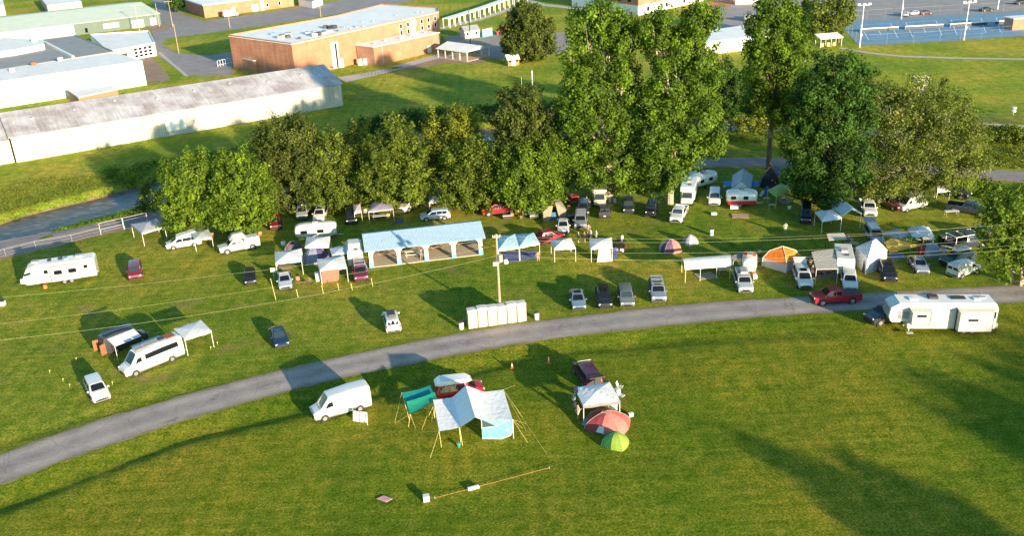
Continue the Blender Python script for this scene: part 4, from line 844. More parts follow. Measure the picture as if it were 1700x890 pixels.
def vehicle(knd,color,label,c,f=None,head=None,group=None,cat='car',name='parked_car',rack=False,sunroof=False,box=None,glass='glass',bed=None,hatch=False,roofcol=None,sc=1.,z=None,side_glass=True,plate=True,wheelcol='rim'):
    k=K[knd]; st=k['st']; p=G(*c); 
    if head is None: q=W(c[0]+f[0],c[1]+f[1]); p0=W(*c); head=ang(p0,q)
    if z is not None: p.z=z
    t=thing(name,label,cat,p,head,group); t.scale=(sc,sc,sc)
    L0,L1=st[0][0],st[-1][0]
    def body():
        m=MB(); m.loft([ring(s) for s in st])
        if knd=='pickup':
            for s in (-1,1):
                m.profile([(-.74,.34),(-2.86,.40),(-2.90,1.16),(-.74,1.20)],s*.98 if s<0 else .88,-.88 if s<0 else .98)
            m.box((-2.86,0,.82),(.08,1.8,.72)); m.box((-1.8,0,.62),(2.2,1.8,.08))
        return m.mesh('body','paint',smooth=28)
    bd=obj('body',cm((knd,'b'),body),t,color)
    def trim():
        m=MB(); zb=st[1][1]
        m.box(((L0+L1)/2,0,zb+.0),((L0-L1)*.94,st[3][4]*1.78,.16)); 
        m.box((L0-.06,0,zb+.20),(.16,st[1][4]*1.5,.18)); m.box((L1+.04,0,zb+.18),(.14,st[1][4]*1.6,.16))
        for x in k['wx']:
            for s in (-1,1): m.tube((x,s*(st[3][4]-.30),k['wr']),(x,s*(st[3][4]+.004),k['wr']),k['wr']*1.17,None,18)
        return m.mesh('trim','trim')
    obj('lower_trim',cm((knd,'t'),trim),t)
    def seams():
        m=MB(); ys=st[3][4]+.002
        xs=sorted({k['win'][0][0],*[w_[1]-.03 for w_ in k['win'][:2]]})
        for x in xs:
            for s in (-1,1): m.box((x,s*ys*.985,(st[3][1]+st[3][2])/2+.06),(.025,.03,(st[3][2]-st[3][1])*.72))
        for s in (-1,1): m.box(((xs[0]+xs[-1])/2,s*(ys),st[3][1]+.18),(xs[-1]-xs[0]+.8,.03,.05))
        m.box((st[k['c']][0]+.02,0,st[k['c']][3]+.012),(.07,st[k['c']][5]*1.5,.02)); m.box((L0-.26,0,st[1][3]+.01),(.02,st[1][5]*1.5,.03))
        return m.mesh('door_seams','trim')
    obj('door_seams',cm((knd,'sm'),seams),t)
    def handles():
        m=MB()
        for w_ in k['win'][:2]:
            for s in (-1,1): m.box((w_[1]+.16,s*(st[3][4]+.01),st[3][2]-.12),(.16,.04,.035))
        return m.mesh('door_handles','chrome')
    obj('door_handles',cm((knd,'dh'),handles),t)
    def pt(quad,mat,nm): 
        m=MB(); m.face(quad); return m.mesh(nm,mat,fix=False)
    # windscreen
    xc,xf=st[k['c']][0],st[k['f']][0]; a=xc-.06; b=xf+.05
    def ws():
        m=MB(); rows=[[topp(st,a+(b-a)*i/3,u,.016) for u in (-.92,-.5,0,.5,.92)] for i in range(4)]
        for i in range(3):
            for j in range(4): m.face([rows[i][j],rows[i][j+1],rows[i+1][j+1],rows[i+1][j]])
        return m.mesh('windshield',glass)
    obj('windshield',cm((knd,'ws',glass),ws),t)
    if knd not in('van','camper_van','small_van'):
        def rw():
            x0=st[k['r']][0]-.04; x1=st[k['t']][0]+.04; m=MB(); rows=[[topp(st,x0+(x1-x0)*i/3,u,.016) for u in (-.9,0,.9)] for i in range(4)]
            for i in range(3):
                for j in range(2): m.face([rows[i][j],rows[i][j+1],rows[i+1][j+1],rows[i+1][j]])
            return m.mesh('rear_window','glass')
        obj('rear_window',cm((knd,'rw'),rw),t)
    else:
        def rw():
            x=st[-1][0]-.012; s=st[-1]; m=MB()
            for sy in (-1,1): m.face([(x,sy*.08,s[2]+.05),(x,sy*s[4]*.86,s[2]+.05),(x,sy*s[5]*.9,s[3]-.35),(x,sy*.08,s[3]-.35)])
            return m.mesh('rear_window','glass')
        obj('rear_window',cm((knd,'rw'),rw),t)
    if side_glass:
        for s in (-1,1):
            for wi,(xa,xb) in enumerate(k['win']):
                def sw():
                    m=MB(); fr=wi==0; top_a=min(xa,xf+.02) if fr else xa
                    lo,hi=.10,.86
                    if knd=='camper_van' and wi==1: lo,hi=.12,.62
                    if knd in('van','small_van','camper_van') and fr: hi=.55; top_a=xa-.32
                    n=6
                    for i in range(n):
                        u0,u1=i/n,(i+1)/n; B0=xa+(xb-xa)*u0; B1=xa+(xb-xa)*u1; T0=top_a+(xb-top_a)*u0; T1=top_a+(xb-top_a)*u1
                        q=[side(st,B0,lo,s),side(st,B1,lo,s),side(st,T1,hi,s),side(st,T0,hi,s)]; m.face(q)
                    return m.mesh('side_window','glass')
                obj('side_window',cm((knd,'sw',s,wi),sw),t)
    for x in k['wx']:
        for s in (-1,1):
            y=st[3][4]-.10
            def wm(): return MB().tube((0,-.12,0),(0,.12,0),k['wr'],None,20).mesh('wheel','rubber')
            def rm():
                m=MB(); m.tube((0,-.128,0),(0,.128,0),k['wr']*.62,None,14); return m.mesh('rim',wheelcol)
            wo=obj('wheel',cm((knd,'w'),wm),t); wo.location=(x,s*y,k['wr']); obj('rim',cm((knd,'rim',wheelcol),rm),wo)
    def hl(s):
        def f_():
            m=MB(); m.box((L0-.11,s*st[1][4]*.74,st[1][2]-.06),(.16,.30,.16),-s*.35); return m.mesh('headlight','lens',smooth=False)
        return f_
    def tl(s):
        def f_():
            hgt=.5 if knd in('van','camper_van','small_van') else .26
            m=MB(); m.box((L1+.07,s*st[-2][4]*.86,st[-2][2]-.10),(.14,.18,hgt),s*.2); return m.mesh('taillight','red_lens')
        return f_
    for s in (-1,1):
        obj('headlight',cm((knd,'hl',s),hl(s)),t); obj('taillight',cm((knd,'tl',s),tl(s)),t)
        def mr(): return MB().box((xc-.28,s*(st[k['c']][4]+.09),st[k['c']][2]+.10),(.12,.19,.15)).mesh('side_mirror','paint')
        obj('side_mirror',cm((knd,'mr',s),mr),t,color)
    def gr(): return MB().box((L0-.03,0,(st[0][1]+st[0][2])/2+.04),(.10,st[0][4]*1.15,(st[0][2]-st[0][1])*.55)).mesh('grille','trim')
    obj('grille',cm((knd,'gr'),gr),t)
    if plate:
        obj('licence_plate',cm((knd,'pl'),lambda: MB().box((L1-.035,0,.62),(.03,.32,.16)).mesh('licence_plate','white')),t)
    zr=st[4][3]; hr_=st[4][5]
    if rack:
        m=MB()
        for s in (-1,1): m.tube((st[3][0]-.15,s*hr_*.86,zr+.07),(st[k['r']][0]+.1,s*hr_*.86,zr+.07),.03,None,6)
        for x in (st[3][0]-.5,(st[3][0]+st[k['r']][0])/2-.2,st[k['r']][0]+.35): m.box((x,0,zr+.09),(.06,hr_*1.75,.04))
        m.build('roof_rack','steel' if rack is True else rack,t)
    if sunroof: MB().box((st[3][0]-.65,0,zr-.055+.05),(.75,.80,.03),0,.05).build('sunroof','glass',t)
    if roofcol: MB().box(((st[3][0]+st[k['r']][0])/2,0,zr+.012),((st[3][0]-st[k['r']][0])*.9,hr_*1.6,.03)).build('roof_panel',roofcol,t)
    if box:
        x0,x1,yw,h_,mt=box; m=MB().box(((x0+x1)/2,0,zr+.12+h_/2),(x0-x1,yw,h_),0,0,.88); m.build('roof_box',mt,t,bevel=.06)
    if bed=='shell':
        m=MB(); m.loft([[Vector((x,-.94,1.2)),Vector((x,-.80,1.82)),Vector((x,.80,1.82)),Vector((x,.94,1.2))] for x in (-.74,-2.84)]); m.build('bed_cap','paint',t,color=color)
    if bed=='cover': MB().box((-1.8,0,1.18),(2.1,1.8,.05)).build('bed_cover','dark',t)
    if bed=='cargo':
        m=MB(); r=random.Random(len(label))
        for i in range(5): m.box((-1.1-.35*i,r.uniform(-.5,.5),.9+r.random()*.3),(.4,.5,.6),r.random())
        m.build('bed_load','grey',t)
    if hatch:
        m=MB(); xr=st[k['r']][0]; m.slab([(xr,-hr_*1.0,zr),(xr,hr_*1.0,zr),(xr-1.15,hr_*1.05,zr+.30),(xr-1.15,-hr_*1.05,zr+.30)],.07); m.build('open_hatch','paint',t,color=color,bevel=.02)
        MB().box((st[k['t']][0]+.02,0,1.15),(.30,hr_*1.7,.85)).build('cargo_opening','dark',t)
    return t
V=vehicle
WH=(.70,.70,.69); SIL=(.42,.45,.47); BLU=(.20,.27,.36); NAVY=(.012,.03,.075); BLK=(.012,.013,.016); RED=(.42,.012,.02); DRED=(.16,.012,.018); MAR=(.13,.012,.035)
ROW='cars parked along the road edge'; CAMP='vehicles parked around the camp'
V('suv',WH,'white sport utility car alone on the grass at the lower left, nose towards the camera',(163,655),(9,16.5),group=CAMP,rack=False)
v2=V('camper_van',WH,'white high roof camper van with a long dark side window and roof panels',(254,607),(-62,25),group=CAMP,cat='camper van',name='camper_van')
MB().box((-.2,0,2.80),(1.6,1.1,.05)).build('solar_panel','grey',v2); MB().box((1.2,.0,2.76),(.9,1.1,.05)).build('solar_panel','grey',v2); MB().box((-1.5,0,2.82),(.7,.7,.16)).build('roof_vent','dark',v2); MB().box((-2.5,0,2.79),(1.0,1.2,.10)).build('rooftop_cargo','rust',v2)
MB().box((-.4,-1.005,.78),(5.2,.02,.10)).build('side_stripe','stripe',v2); MB().box((-.4,1.005,.78),(5.2,.02,.10)).build('side_stripe','stripe',v2)
MB().slab([(1.2,-1.02,2.45),(-2.2,-1.02,2.45),(-2.2,-2.2,2.2),(1.2,-2.2,2.2)],.03).build('awning','grey',v2)
v3=V('van',(.05,.05,.06),'dark camping van with roof solar panels and a white awning beside the white camper van',(209,575),(60,-24),group=CAMP,cat='van',name='camping_van',sc=.88)
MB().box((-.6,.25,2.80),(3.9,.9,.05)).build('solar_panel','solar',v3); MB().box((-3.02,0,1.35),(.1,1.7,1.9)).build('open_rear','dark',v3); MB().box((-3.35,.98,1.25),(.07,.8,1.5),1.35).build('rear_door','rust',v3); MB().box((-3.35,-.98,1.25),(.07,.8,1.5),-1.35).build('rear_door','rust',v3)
o=MB().slab([(1.1,-1.02,2.5),(-2.6,-1.02,2.5),(-2.7,-3.2,2.15),(1.0,-3.2,2.15)],.03).build('awning','fabric',v3,color=(.8,.8,.8)); MB().tube((-2.65,-3.15,0),(-2.65,-3.15,2.15),.03).build('awning_pole','white',v3)
V('sedan',NAVY,'dark blue hatchback on open grass between the white canopy and the road',(464,566),(10,24),group=CAMP,glass='glass_blue')
V('suv',WH,'white crossover seen from behind with a black roof box, left of the portable toilets',(651,541),(-6,-24),group=CAMP,box=(.2,-1.4,.95,.3,'dark'))
v7=V('van',WH,'plain white high roof cargo van on the near side of the road',(567,684),(-57,16),cat='van',name='cargo_van')
for lab,c,col,k_,kw in [('silver blue sedan, leftmost of the four cars parked by the road',(959,504),(.15,.22,.31),'sedan',dict(sunroof=True)),('black crossover second from the left of the four cars by the road',(1002,502),BLK,'suv',dict(sunroof=True)),('grey green crossover third from the left of the four cars by the road',(1039,500),(.15,.17,.18),'suv',dict(glass='glass_blue')),('tall silver sport utility car, rightmost and set back of the four by the road',(1091,491),(.21,.25,.32),'big_suv',dict(sunroof=True,rack=True))]:
    V(k_,col,lab,c,(6,28),group=ROW,**kw)
V('big_suv',SIL,'silver wagon with a grey roof box beside the long white canopy',(1233,476),(13,35),group=CAMP,box=(.5,-1.3,.95,.32,'grey'),rack=True)
V('minivan',WH,'white minivan with its tailgate open in front of the orange tent',(1332,468),(13,32),group=CAMP,hatch=True,sunroof=True)
V('suv',WH,'white crossover parked against the white camper with the beige awning',(1409,473),(5,30),group=CAMP)
V('suv',BLK,'black crossover with a pale bumper in front of the tall white tent',(1472,459),(12,28),group=CAMP,sunroof=True)
V('sedan',(.28,.32,.37),'silver grey wagon with bicycles on its roof below the mustard tarp',(1524,446),(18,27),group=CAMP,rack=True)
V('small_van',WH,'small white panel van with dark rear windows parked by the tree at the right',(1599,455),(33,-11),cat='van',name='panel_van',group=CAMP)
V('suv',(.04,.07,.09),'dark teal wagon carrying a long tan roof box behind the small white van',(1588,437),(-50,12),group=CAMP,box=(.6,-1.9,1.0,.22,'offwhite'))
vt=V('pickup',(.03,.04,.06),'dark pickup with a white framed rack and solar panels right of the pyramid canopy',(1603,410),(50,-9),group=CAMP,cat='pickup',name='pickup_truck')
m=MB()
for x in (-2.6,-1.2,.2,1.0): m.box((x,0,2.12),(.12,2.0,.06))
for s in (-1,1): m.box((-.8,s*.95,2.12),(4.0,.12,.06)); 
for x in (-2.6,-.8): 
    for s in (-1,1): m.box((x,s*.95,1.65),(.06,.06,.9))
m.build('roof_frame','white',vt); MB().box((-.1,0,2.17),(1.3,1.7,.05)).build('solar_panel','solar',vt); MB().box((-1.9,0,2.17),(1.2,1.7,.05)).build('solar_panel','solar',vt)
V('pickup',(.03,.045,.07),'dark blue pickup on the far grass near the path, beside a rust coloured trailer',(1606,353),(40,6),group=CAMP,cat='pickup',name='pickup_truck')
V('minivan',(.35,.38,.40),'grey van with a pale roof parked behind the tall white tent',(1450,397),(15,22),group=CAMP,cat='van',name='parked_van',hatch=True,roofcol='white')
V('pickup',(.72,.70,.62),'cream pickup beside the large white gable canopy',(1440,352),(7,17),group=CAMP,cat='pickup',name='pickup_truck')
V('van',BLK,'black van facing the camera under the broad dark tree',(1337,364),(0,20),group=CAMP,cat='van',name='parked_van',sc=.82)
V('minivan',WH,'white minivan between the motorhome and the red and white camper',(1186,334),(-1,20),group=CAMP,glass='glass_blue')
V('pickup',WH,'white pickup parked at an angle in front of the white motorhome',(1127,362),(-11,22),group=CAMP,cat='pickup',name='pickup_truck',glass='glass_blue')
V('jeep',BLK,'black open jeep under the second tall sycamore',(1081,355),(-7,20),group=CAMP,cat='jeep',name='jeep')
V('suv',(.03,.03,.035),'black hatchback with a shiny hood between the tan motorhome and the black jeep',(1043,348),(1,20),group=CAMP,glass='glass_blue')
V('suv',(.06,.06,.065),'dark wagon seen from behind in front of the tan motorhome',(1004,356),(0,-20),group=CAMP)
V('big_suv',(.22,.23,.24),'grey utility vehicle with a flat roof behind the standing people',(964,373),(-1,20),group=CAMP,roofcol='grey')
V('sedan',(.60,.63,.64),'white sedan just above the small white canopy',(935,381),(1,20),group=CAMP)
V('sedan',(.55,.58,.60),'small pale car half hidden by the canopy of leaves left of the tan wall tent',(887,357),(1,18),group=CAMP,sc=.85)
V('pickup',(.50,.012,.03),'bright red pickup parked sideways under the trees',(829,354),(-50,6),group=CAMP,cat='pickup',name='pickup_truck')
V('suv',(.42,.50,.58),'silver blue crossover parked sideways above the blue pavilion roof',(723,364),(-50,4),group=CAMP)
V('pickup',WH,'white pickup half under the trees between the open camp canopy and the bare tree',(681,345),(-26,16),group=CAMP,cat='pickup',name='pickup_truck')
V('suv',BLK,'black crossover facing the camera right of the white crossover under the trees',(583,366),(3,20),group=CAMP)
V('suv',(.70,.68,.64),'white crossover with a dark sunroof behind the rounded silver trailer',(533,362),(-9,20),group=CAMP,sunroof=True)
V('suv',DRED,'dark red sport utility car at the foot of the olive domed tree',(458,375),(1,20),group=CAMP)
vp=V('pickup',WH,'white pickup with a grey rooftop tent left of the dark red car',(398,415),(-50,10),group=CAMP,cat='pickup',name='pickup_truck',bed='shell')
MB().loft([[Vector((x,-.9,1.95)),Vector((x,-.4 if abs(x-.2)<1.2 else -.2,z)),Vector((x,.4 if abs(x-.2)<1.2 else .2,z)),Vector((x,.9,1.95))] for x,z in ((1.3,2.1),(.8,2.7),(-.6,2.8),(-1.2,2.1))]).build('rooftop_tent','fabric',vp,color=(.30,.30,.34),fix=True)
vm=V('minivan',(.78,.79,.78),'white minivan with its pop up roof raised beside the grey canopy',(306,409),(-50,8),group=CAMP,cat='van',name='camper_minivan')
MB().slab([(.9,-.72,1.85),(.9,.72,1.85),(-1.9,.72,2.35),(-1.9,-.72,2.35)],.16).build('pop_up_roof','white',vm)
V('suv',(.20,.015,.03),'maroon sport utility car on open grass right of the white travel trailer',(226,457),(0,24),group=CAMP,glass='glass_blue')
V('suv',BLK,'small black car facing the camera near the yellow posts',(416,466),(1,20),group=CAMP,sc=.84)
V('sedan',(.38,.44,.52),'silver blue car with a grey roof parked beside the blue edged white canopy',(474,472),(3,28),group=CAMP,rack=True)
V('big_suv',(.15,.015,.035),'maroon sport utility vehicle in front of the white camper left of the blue pavilion',(599,459),(4,28),group=CAMP,rack=True)
V('pickup',(.30,.015,.04),'dark red pickup between the light blue canopies and the small white canopy',(903,403),(32,-6),group=CAMP,cat='pickup',name='pickup_truck')
V('pickup',(.42,.012,.03),'red crew cab pickup driving on the road',(1386,501),(-50,3.5),cat='pickup',name='pickup_truck',bed='cover')
V('pickup',(.035,.045,.07),'dark pickup hitched at the nose of the large fifth wheel trailer',(1474,531),(-30,7),cat='pickup',name='pickup_truck')
V('suv',(.03,.035,.06),'dark blue car under the broad dark tree left of the cream pickup',(1398,322),(5,18),group=CAMP)
V('suv',(.10,.015,.02),'dark red car half hidden under the airy tree right of the cream pickup',(1478,344),(20,8),group=CAMP)
V('van',(.55,.55,.52),'pale van half hidden beneath the airy tree above the grey canopy',(1512,346),(-20,5),group=CAMP,cat='van',name='parked_van',sc=.85)
V('suv',BLK,'black car in the shade right of the white arched canopy',(1583,326),(20,4),group=CAMP)
V('suv',(.30,.32,.33),'grey car under the leaves right of the dark red car',(503,358),(-3,18),group=CAMP)
V('suv',(.03,.03,.035),'black car deep under the tree row behind the open camp canopy',(618,334),(2,18),group=CAMP)
V('minivan',(.30,.06,.05),'rust red van deep under the trees right of the bright red pickup',(872,338),(20,0),group=CAMP,cat='van',name='parked_van')
V('suv',(.04,.04,.045),'dark car with gear behind the grey utility vehicle',(968,352),(1,18),group=CAMP)
V('sedan',(.05,.05,.07),'dark low car right of the framed pickup beside the locust tree',(1622,392),(-20,5),group=CAMP)
# golf cart-like utility vehicle with camp gear
vu=V('jeep',BLK,'black open utility vehicle loaded with camp gear beside the canopy with the pink sheet',(1030,413),(2,-20),group=CAMP,cat='jeep',name='jeep',sc=.82)
for i in range(4): MB().box((-2.1,-.5+.33*i,.6+.1*(i%2)),(.3,.3,.5)).build('camp_gear',['offwhite','grey','dark','steel'][i],vu)
MB().box((.2,-.3,2.1),(.4,.4,.5)).build('cooler','white',vu)
# far vehicles
V('van',WH,'white ambulance van parked in front of the brick street building',(383,27),(30,-4),cat='van',name='ambulance_van',group='far vehicles')
for lab,c,f,col,k_ in [('white car behind the white hall in the parking lot',(1240,33),(4,-20),WH,'suv'),('black car next to the white one behind the white hall',(1253,31),(4,-20),BLK,'suv'),('white car in the parking lot behind the tennis courts',(1519,24),(30,-3),(.6,.6,.6),'sedan'),('dark car touching the white one in the parking lot behind the courts',(1536,23),(30,-3),(.10,.04,.05),'sedan'),('black car alone in the parking lot right of the white and dark pair',(1637,18),(30,-3),BLK,'sedan'),('dark car at the top right corner of the parking lot',(1694,6),(30,-3),BLK,'sedan'),('white car far left in the lot behind the courts mast',(1504,26),(4,-20),(.6,.6,.62),'sedan')]:
    V(k_,col,lab,c,f,group='far vehicles')
# red tractor by the round tree
p=G(834,56); t=thing('red_tractor','small red tractor beside the teal portable toilets','tractor',p,R(200))
MB().box((.6,0,1.1),(1.8,.8,.8)).build('hood','rust',t).color=(1,0,0,1); o=MB().box((-.7,0,1.9),(1.2,1.2,1.2)).build('cab','paint',t,color=(.5,.03,.02)); MB().box((.6,0,1.15),(1.9,.85,.7)).build('engine_cover','paint',t,color=(.5,.03,.02)); MB().box((1.9,0,.5),(.5,1.8,.8)).build('front_bucket','paint',t,color=(.5,.03,.02))
for x,rr_ in ((1.1,.45),(-.8,.8)):
    for s in (-1,1): MB().tube((x,s*.55,rr_),(x,s*.9,rr_),rr_,None,14).build('wheel','rubber',t)
# red farm-like truck & gear behind the people
p=G(951,337); t=thing('red_utility_trailer','small red utility trailer loaded with gear behind the tan wall tent','trailer',p,R(-70))
MB().box((0,0,.6),(2.6,1.5,.12)).build('deck','wood',t); MB().box((.3,0,1.0),(1.4,1.3,.8)).build('load','paint',t,color=(.35,.04,.03)); MB().box((-.8,0,.95),(.7,1.1,.6)).build('load','paint',t,color=(.45,.15,.08)); MB().tube((1.3,0,.5),(2.3,0,.5),.06).build('drawbar','steel',t)
for s in (-1,1): MB().tube((0,s*.78,.32),(0,s*.95,.32),.32,None,12).build('wheel','rubber',t)
# ================================================================ TRAILERS
def wheels(t,xs,y,r,wd=.22,rim='rim'):
    for x in xs:
        for s in (-1,1):
            w0=MB().tube((0,-wd/2,0),(0,wd/2,0),r,None,16).build('wheel','rubber',t); w0.location=(x,s*y,r); MB().tube((0,-wd/2-.01,0),(0,wd/2+.01,0),r*.6,None,12).build('rim',rim,w0)
def win(t,x,z,w_,h_,y,s=-1,nm='window',mat='glass',frame=True):
    o=MB().box((x,y+s*.03,z),(w_,.05,h_)).build(nm,mat,t)
    return o
# fifth wheel
pa=W(1510,562); pb=W(1645,557); near=ang(pa,pb); 
pa=W(1499,562); hd=ang(W(1510,562),W(1626,559.5)); hd=R(-6)
c5=W(1570,561)+Vector((-math.sin(hd),math.cos(hd),0))*2.05
t=thing('fifth_wheel_trailer','large white fifth wheel trailer with two slide outs on the grass by the road','camper trailer',c5,hd)
prof=[(-4.0,.65),(5.4,.65),(5.5,3.1),(5.2,3.75),(-5.2,3.75),(-6.0,3.3),(-6.15,2.2),(-5.9,1.55),(-4.1,1.55)]
MB().profile(prof,-1.22,1.22).build('body','paint',t,color=(.64,.63,.60),bevel=.10,smooth=False); MB().box((0,0,3.79),(10.2,2.3,.06)).build('roof','white_roof',t)
for (x0,x1,z0,z1,wx,wz,ww,wh_) in ((-3.95,-1.9,1.55,3.25,-2.9,2.7,1.0,.26),(1.1,4.75,.75,3.25,2.6,2.2,1.05,.24)):
    so_=MB().box(((x0+x1)/2,-1.65,(z0+z1)/2),(x1-x0,.95,z1-z0)).build('slide_out','paint',t,color=(.60,.585,.56),bevel=.04)
    MB().box((wx,-2.14,wz),(ww,.03,wh_)).build('window','glass',so_); f=MB()
    for zz in (z0+.04,z1-.04): f.box(((x0+x1)/2,-2.135,zz),(x1-x0-.05,.03,.05))
    for xx in (x0+.04,x1-.04): f.box((xx,-2.135,(z0+z1)/2),(.05,.03,z1-z0-.05))
    f.build('slide_trim','dark',so_); MB().box((x0-.03 if x0>0 else x1+.03,-1.3,(z0+z1)/2),(.06,.25,z1-z0)).build('slide_seal','dark',so_); MB().slab([(x0-.1,-1.2,z1+.12),(x1+.1,-1.2,z1+.12),(x1+.1,-2.2,z1+.05),(x0-.1,-2.2,z1+.05)],.04).build('slide_awning','offwhite',so_)
MB().box((5.0,-1.235,2.4),(.55,.03,.8)).build('window','glass',t); MB().box((-1.0,-1.235,1.15),(.55,.03,.4)).build('vent','grey',t); MB().box((-4.6,-1.235,2.4),(1.1,.03,.9)).build('side_panel','stripe',t); MB().box((-5.3,-1.235,2.0),(.9,.03,1.0)).build('side_panel','offwhite',t)
for x,y,w_,d_,h_,mt in ((-1.2,.25,1.0,.8,.28,'dark'),(1.5,.2,1.5,.8,.10,'dark'),(-3.4,-.1,.9,.7,.12,'white'),(3.4,-.1,.7,.6,.10,'white'),(4.0,.3,.9,.4,.10,'steel')): MB().box((x,y,3.82+h_/2),(w_,d_,h_)).build('roof_unit',mt,t)
MB().tube((-4.8,1.15,3.95),(4.2,1.15,3.95),.09).build('awning_roll','dark',t)
m=MB(); m.box((2.9,-1.24,1.1),(3.6,.02,.05),0,.28); m.box((4.9,-1.24,1.7),(1.0,.02,.05),0,-.3); m.build('side_stripe','stripe',t)
MB().box((-6.02,0,2.6),(.25,1.7,.9)).build('front_cap','stripe',t); wheels(t,(2.2,3.1),1.05,.38)
for s in (-1,1): MB().box((-3.7,s*.9,.45),(.12,.12,.9)).build('landing_leg','steel',t)
MB().box((-3.75,-1.5,.35),(.7,.5,.06)).build('entry_step','steel',t); MB().box((5.6,0,1.0),(.3,2.0,.5)).build('rear_bumper','grey',t)
# left travel trailer
pa=W(36,483); pb=W(172,463); hd=ang(pa,pb); c=(pa+pb)/2+Vector((-math.sin(hd),math.cos(hd),0))*1.25
t=thing('travel_trailer','long white travel trailer with one slide out on the far left grass','camper trailer',c,hd)
prof=[(-4.3,.6),(4.5,.6),(4.55,3.0),(4.3,3.15),(-3.4,3.15),(-4.1,2.8),(-4.75,1.6),(-4.7,.9)]
MB().profile(prof,-1.22,1.22).build('body','paint',t,color=(.66,.66,.65),bevel=.10); MB().box((.6,0,3.19),(7.4,2.2,.05)).build('roof','white_roof',t)
so_=MB().box((.7,-1.55,1.85),(3.6,.8,2.0)).build('slide_out','paint',t,color=(.62,.61,.59),bevel=.04)
for x in (-.1,1.7): MB().box((x,-1.97,2.15),(1.0,.03,.6)).build('window','glass',so_)
f=MB(); 
for zz in (.9,2.8): f.box((.7,-1.965,zz),(3.5,.03,.05))
for xx in (-1.05,2.45): f.box((xx,-1.965,1.85),(.05,.03,1.9))
f.build('slide_trim','stripe',so_); MB().slab([(-1.2,-1.2,2.98),(2.6,-1.2,2.98),(2.6,-2.0,2.92),(-1.2,-2.0,2.92)],.03).build('slide_awning','offwhite',so_)
for x,z,w_,h_ in ((-1.7,2.2,.5,.5),(3.3,2.2,.5,.45),(-3.1,1.7,.7,.5)): win(t,x,z,w_,h_,-1.22,mat='glass' if x>-3 else 'stripe')
MB().box((-4.0,-1.235,2.2),(.9,.03,.3),0,-.2).build('window','glass',t); MB().box((4.5,-1.235,1.2),(.7,.03,.12),0,-.3).build('side_stripe','stripe',t); MB().box((-2.5,-1.235,1.0),(2.6,.02,.08)).build('side_stripe','stripe',t)
for x,w_,h_,mt in ((-3.0,.9,.28,'stripe'),(2.6,1.0,.3,'stripe'),(-1.2,.4,.12,'dark'),(.2,.5,.12,'dark'),(.9,.4,.1,'steel')): MB().box((x,.2,3.22+h_/2),(w_,.8,h_)).build('roof_unit',mt,t)
wheels(t,(.3,1.2),1.08,.36); MB().tube((-4.7,0,.55),(-5.7,0,.5),.08).build('tow_bar','dark',t); MB().box((-5.1,0,.9),(.35,.5,.6)).build('gas_bottles','white',t)
MB().tube((-2.2,-1.5,0),(-2.2,-1.5,.45),.3,.25,12).build('water_jug','orange',t)
MB().tube((-4.0,1.3,3.1),(3.8,1.3,3.1),.08).build('awning_roll','dark',t)
# rounded trailers
def round_trailer(label,c,f,L,wd,h,color,stripe=None,group='small camper trailers',nm='camper_trailer'):
    p=G(*c); q=W(c[0]+f[0],c[1]+f[1]); t=thing(nm,label,'camper trailer',p,ang(W(*c),q),group)
    rings=[]
    for u in (-1,-.93,-.78,-.5,0,.5,.78,.93,1):
        k=(1-abs(u)**6)**.5 if abs(u)<1 else .25; k=max(k,.35); r_=[]
        for i in range(16):
            a=2*math.pi*(i+.5)/16; cx=math.cos(a); sz=math.sin(a); e=3.2; rr_=1/((abs(cx)**e+abs(sz)**e)**(1/e))
            r_.append(Vector((u*L/2,cx*rr_*wd/2*(.6+.4*k),.45+(h-.45)/2+sz*rr_*(h-.45)/2*(.55+.45*k))))
        rings.append(r_)
    MB().loft(rings).build('body','paint',t,smooth=60,color=color)
    wheels(t,(-.2,),wd/2-.12,.34); MB().tube((L/2-.1,0,.5),(L/2+.9,0,.45),.06).build('tow_bar','steel',t)
    for s in (-1,1):
        for x in (-L*.28,L*.12): MB().box((x,s*(wd/2+.005),h*.62),(L*.16,.05,.5)).build('window','glass',t)
    MB().box((0,0,h+.05),(.8,.7,.22)).build('roof_unit','grey',t)
    if stripe: 
        m=MB(); 
        for s in (-1,1): m.box((0,s*(wd/2+.012),.85),(L*.92,.04,.55))
        m.build('side_stripe','paint',t,color=stripe)
    return t
round_trailer('rounded silver white trailer behind the white canopies left of the blue pavilion',(527,397),(50,-4),6.0,2.4,2.7,(.62,.62,.62))
round_trailer('white camper left of the white motorhome in front of the open sycamore shade',(1167,311),(28,-9),5.0,2.2,2.6,(.72,.72,.70))
t=round_trailer('red and white camper parked sideways below the blue grey gable tent',(1230,341),(30,0),4.6,2.2,2.6,(.80,.79,.77),(.55,.02,.04))
MB().box((-1.2,-1.6,.35),(1.2,.8,.5)).build('entry_box','white',t)
tt=round_trailer('small white camper with an orange and red panel above the silver wagon',(1243,450),(2,-26),3.4,2.0,2.3,(.80,.79,.76))
MB().box((-.2,-1.03,1.5),(1.5,.05,.8)).build('colour_panel','orange',tt); MB().box((.2,0,2.32),(1.2,1.6,.05)).build('colour_panel','orange',tt); MB().box((-.6,1.03,1.4),(1.3,.05,.8)).build('colour_panel','orange',tt)
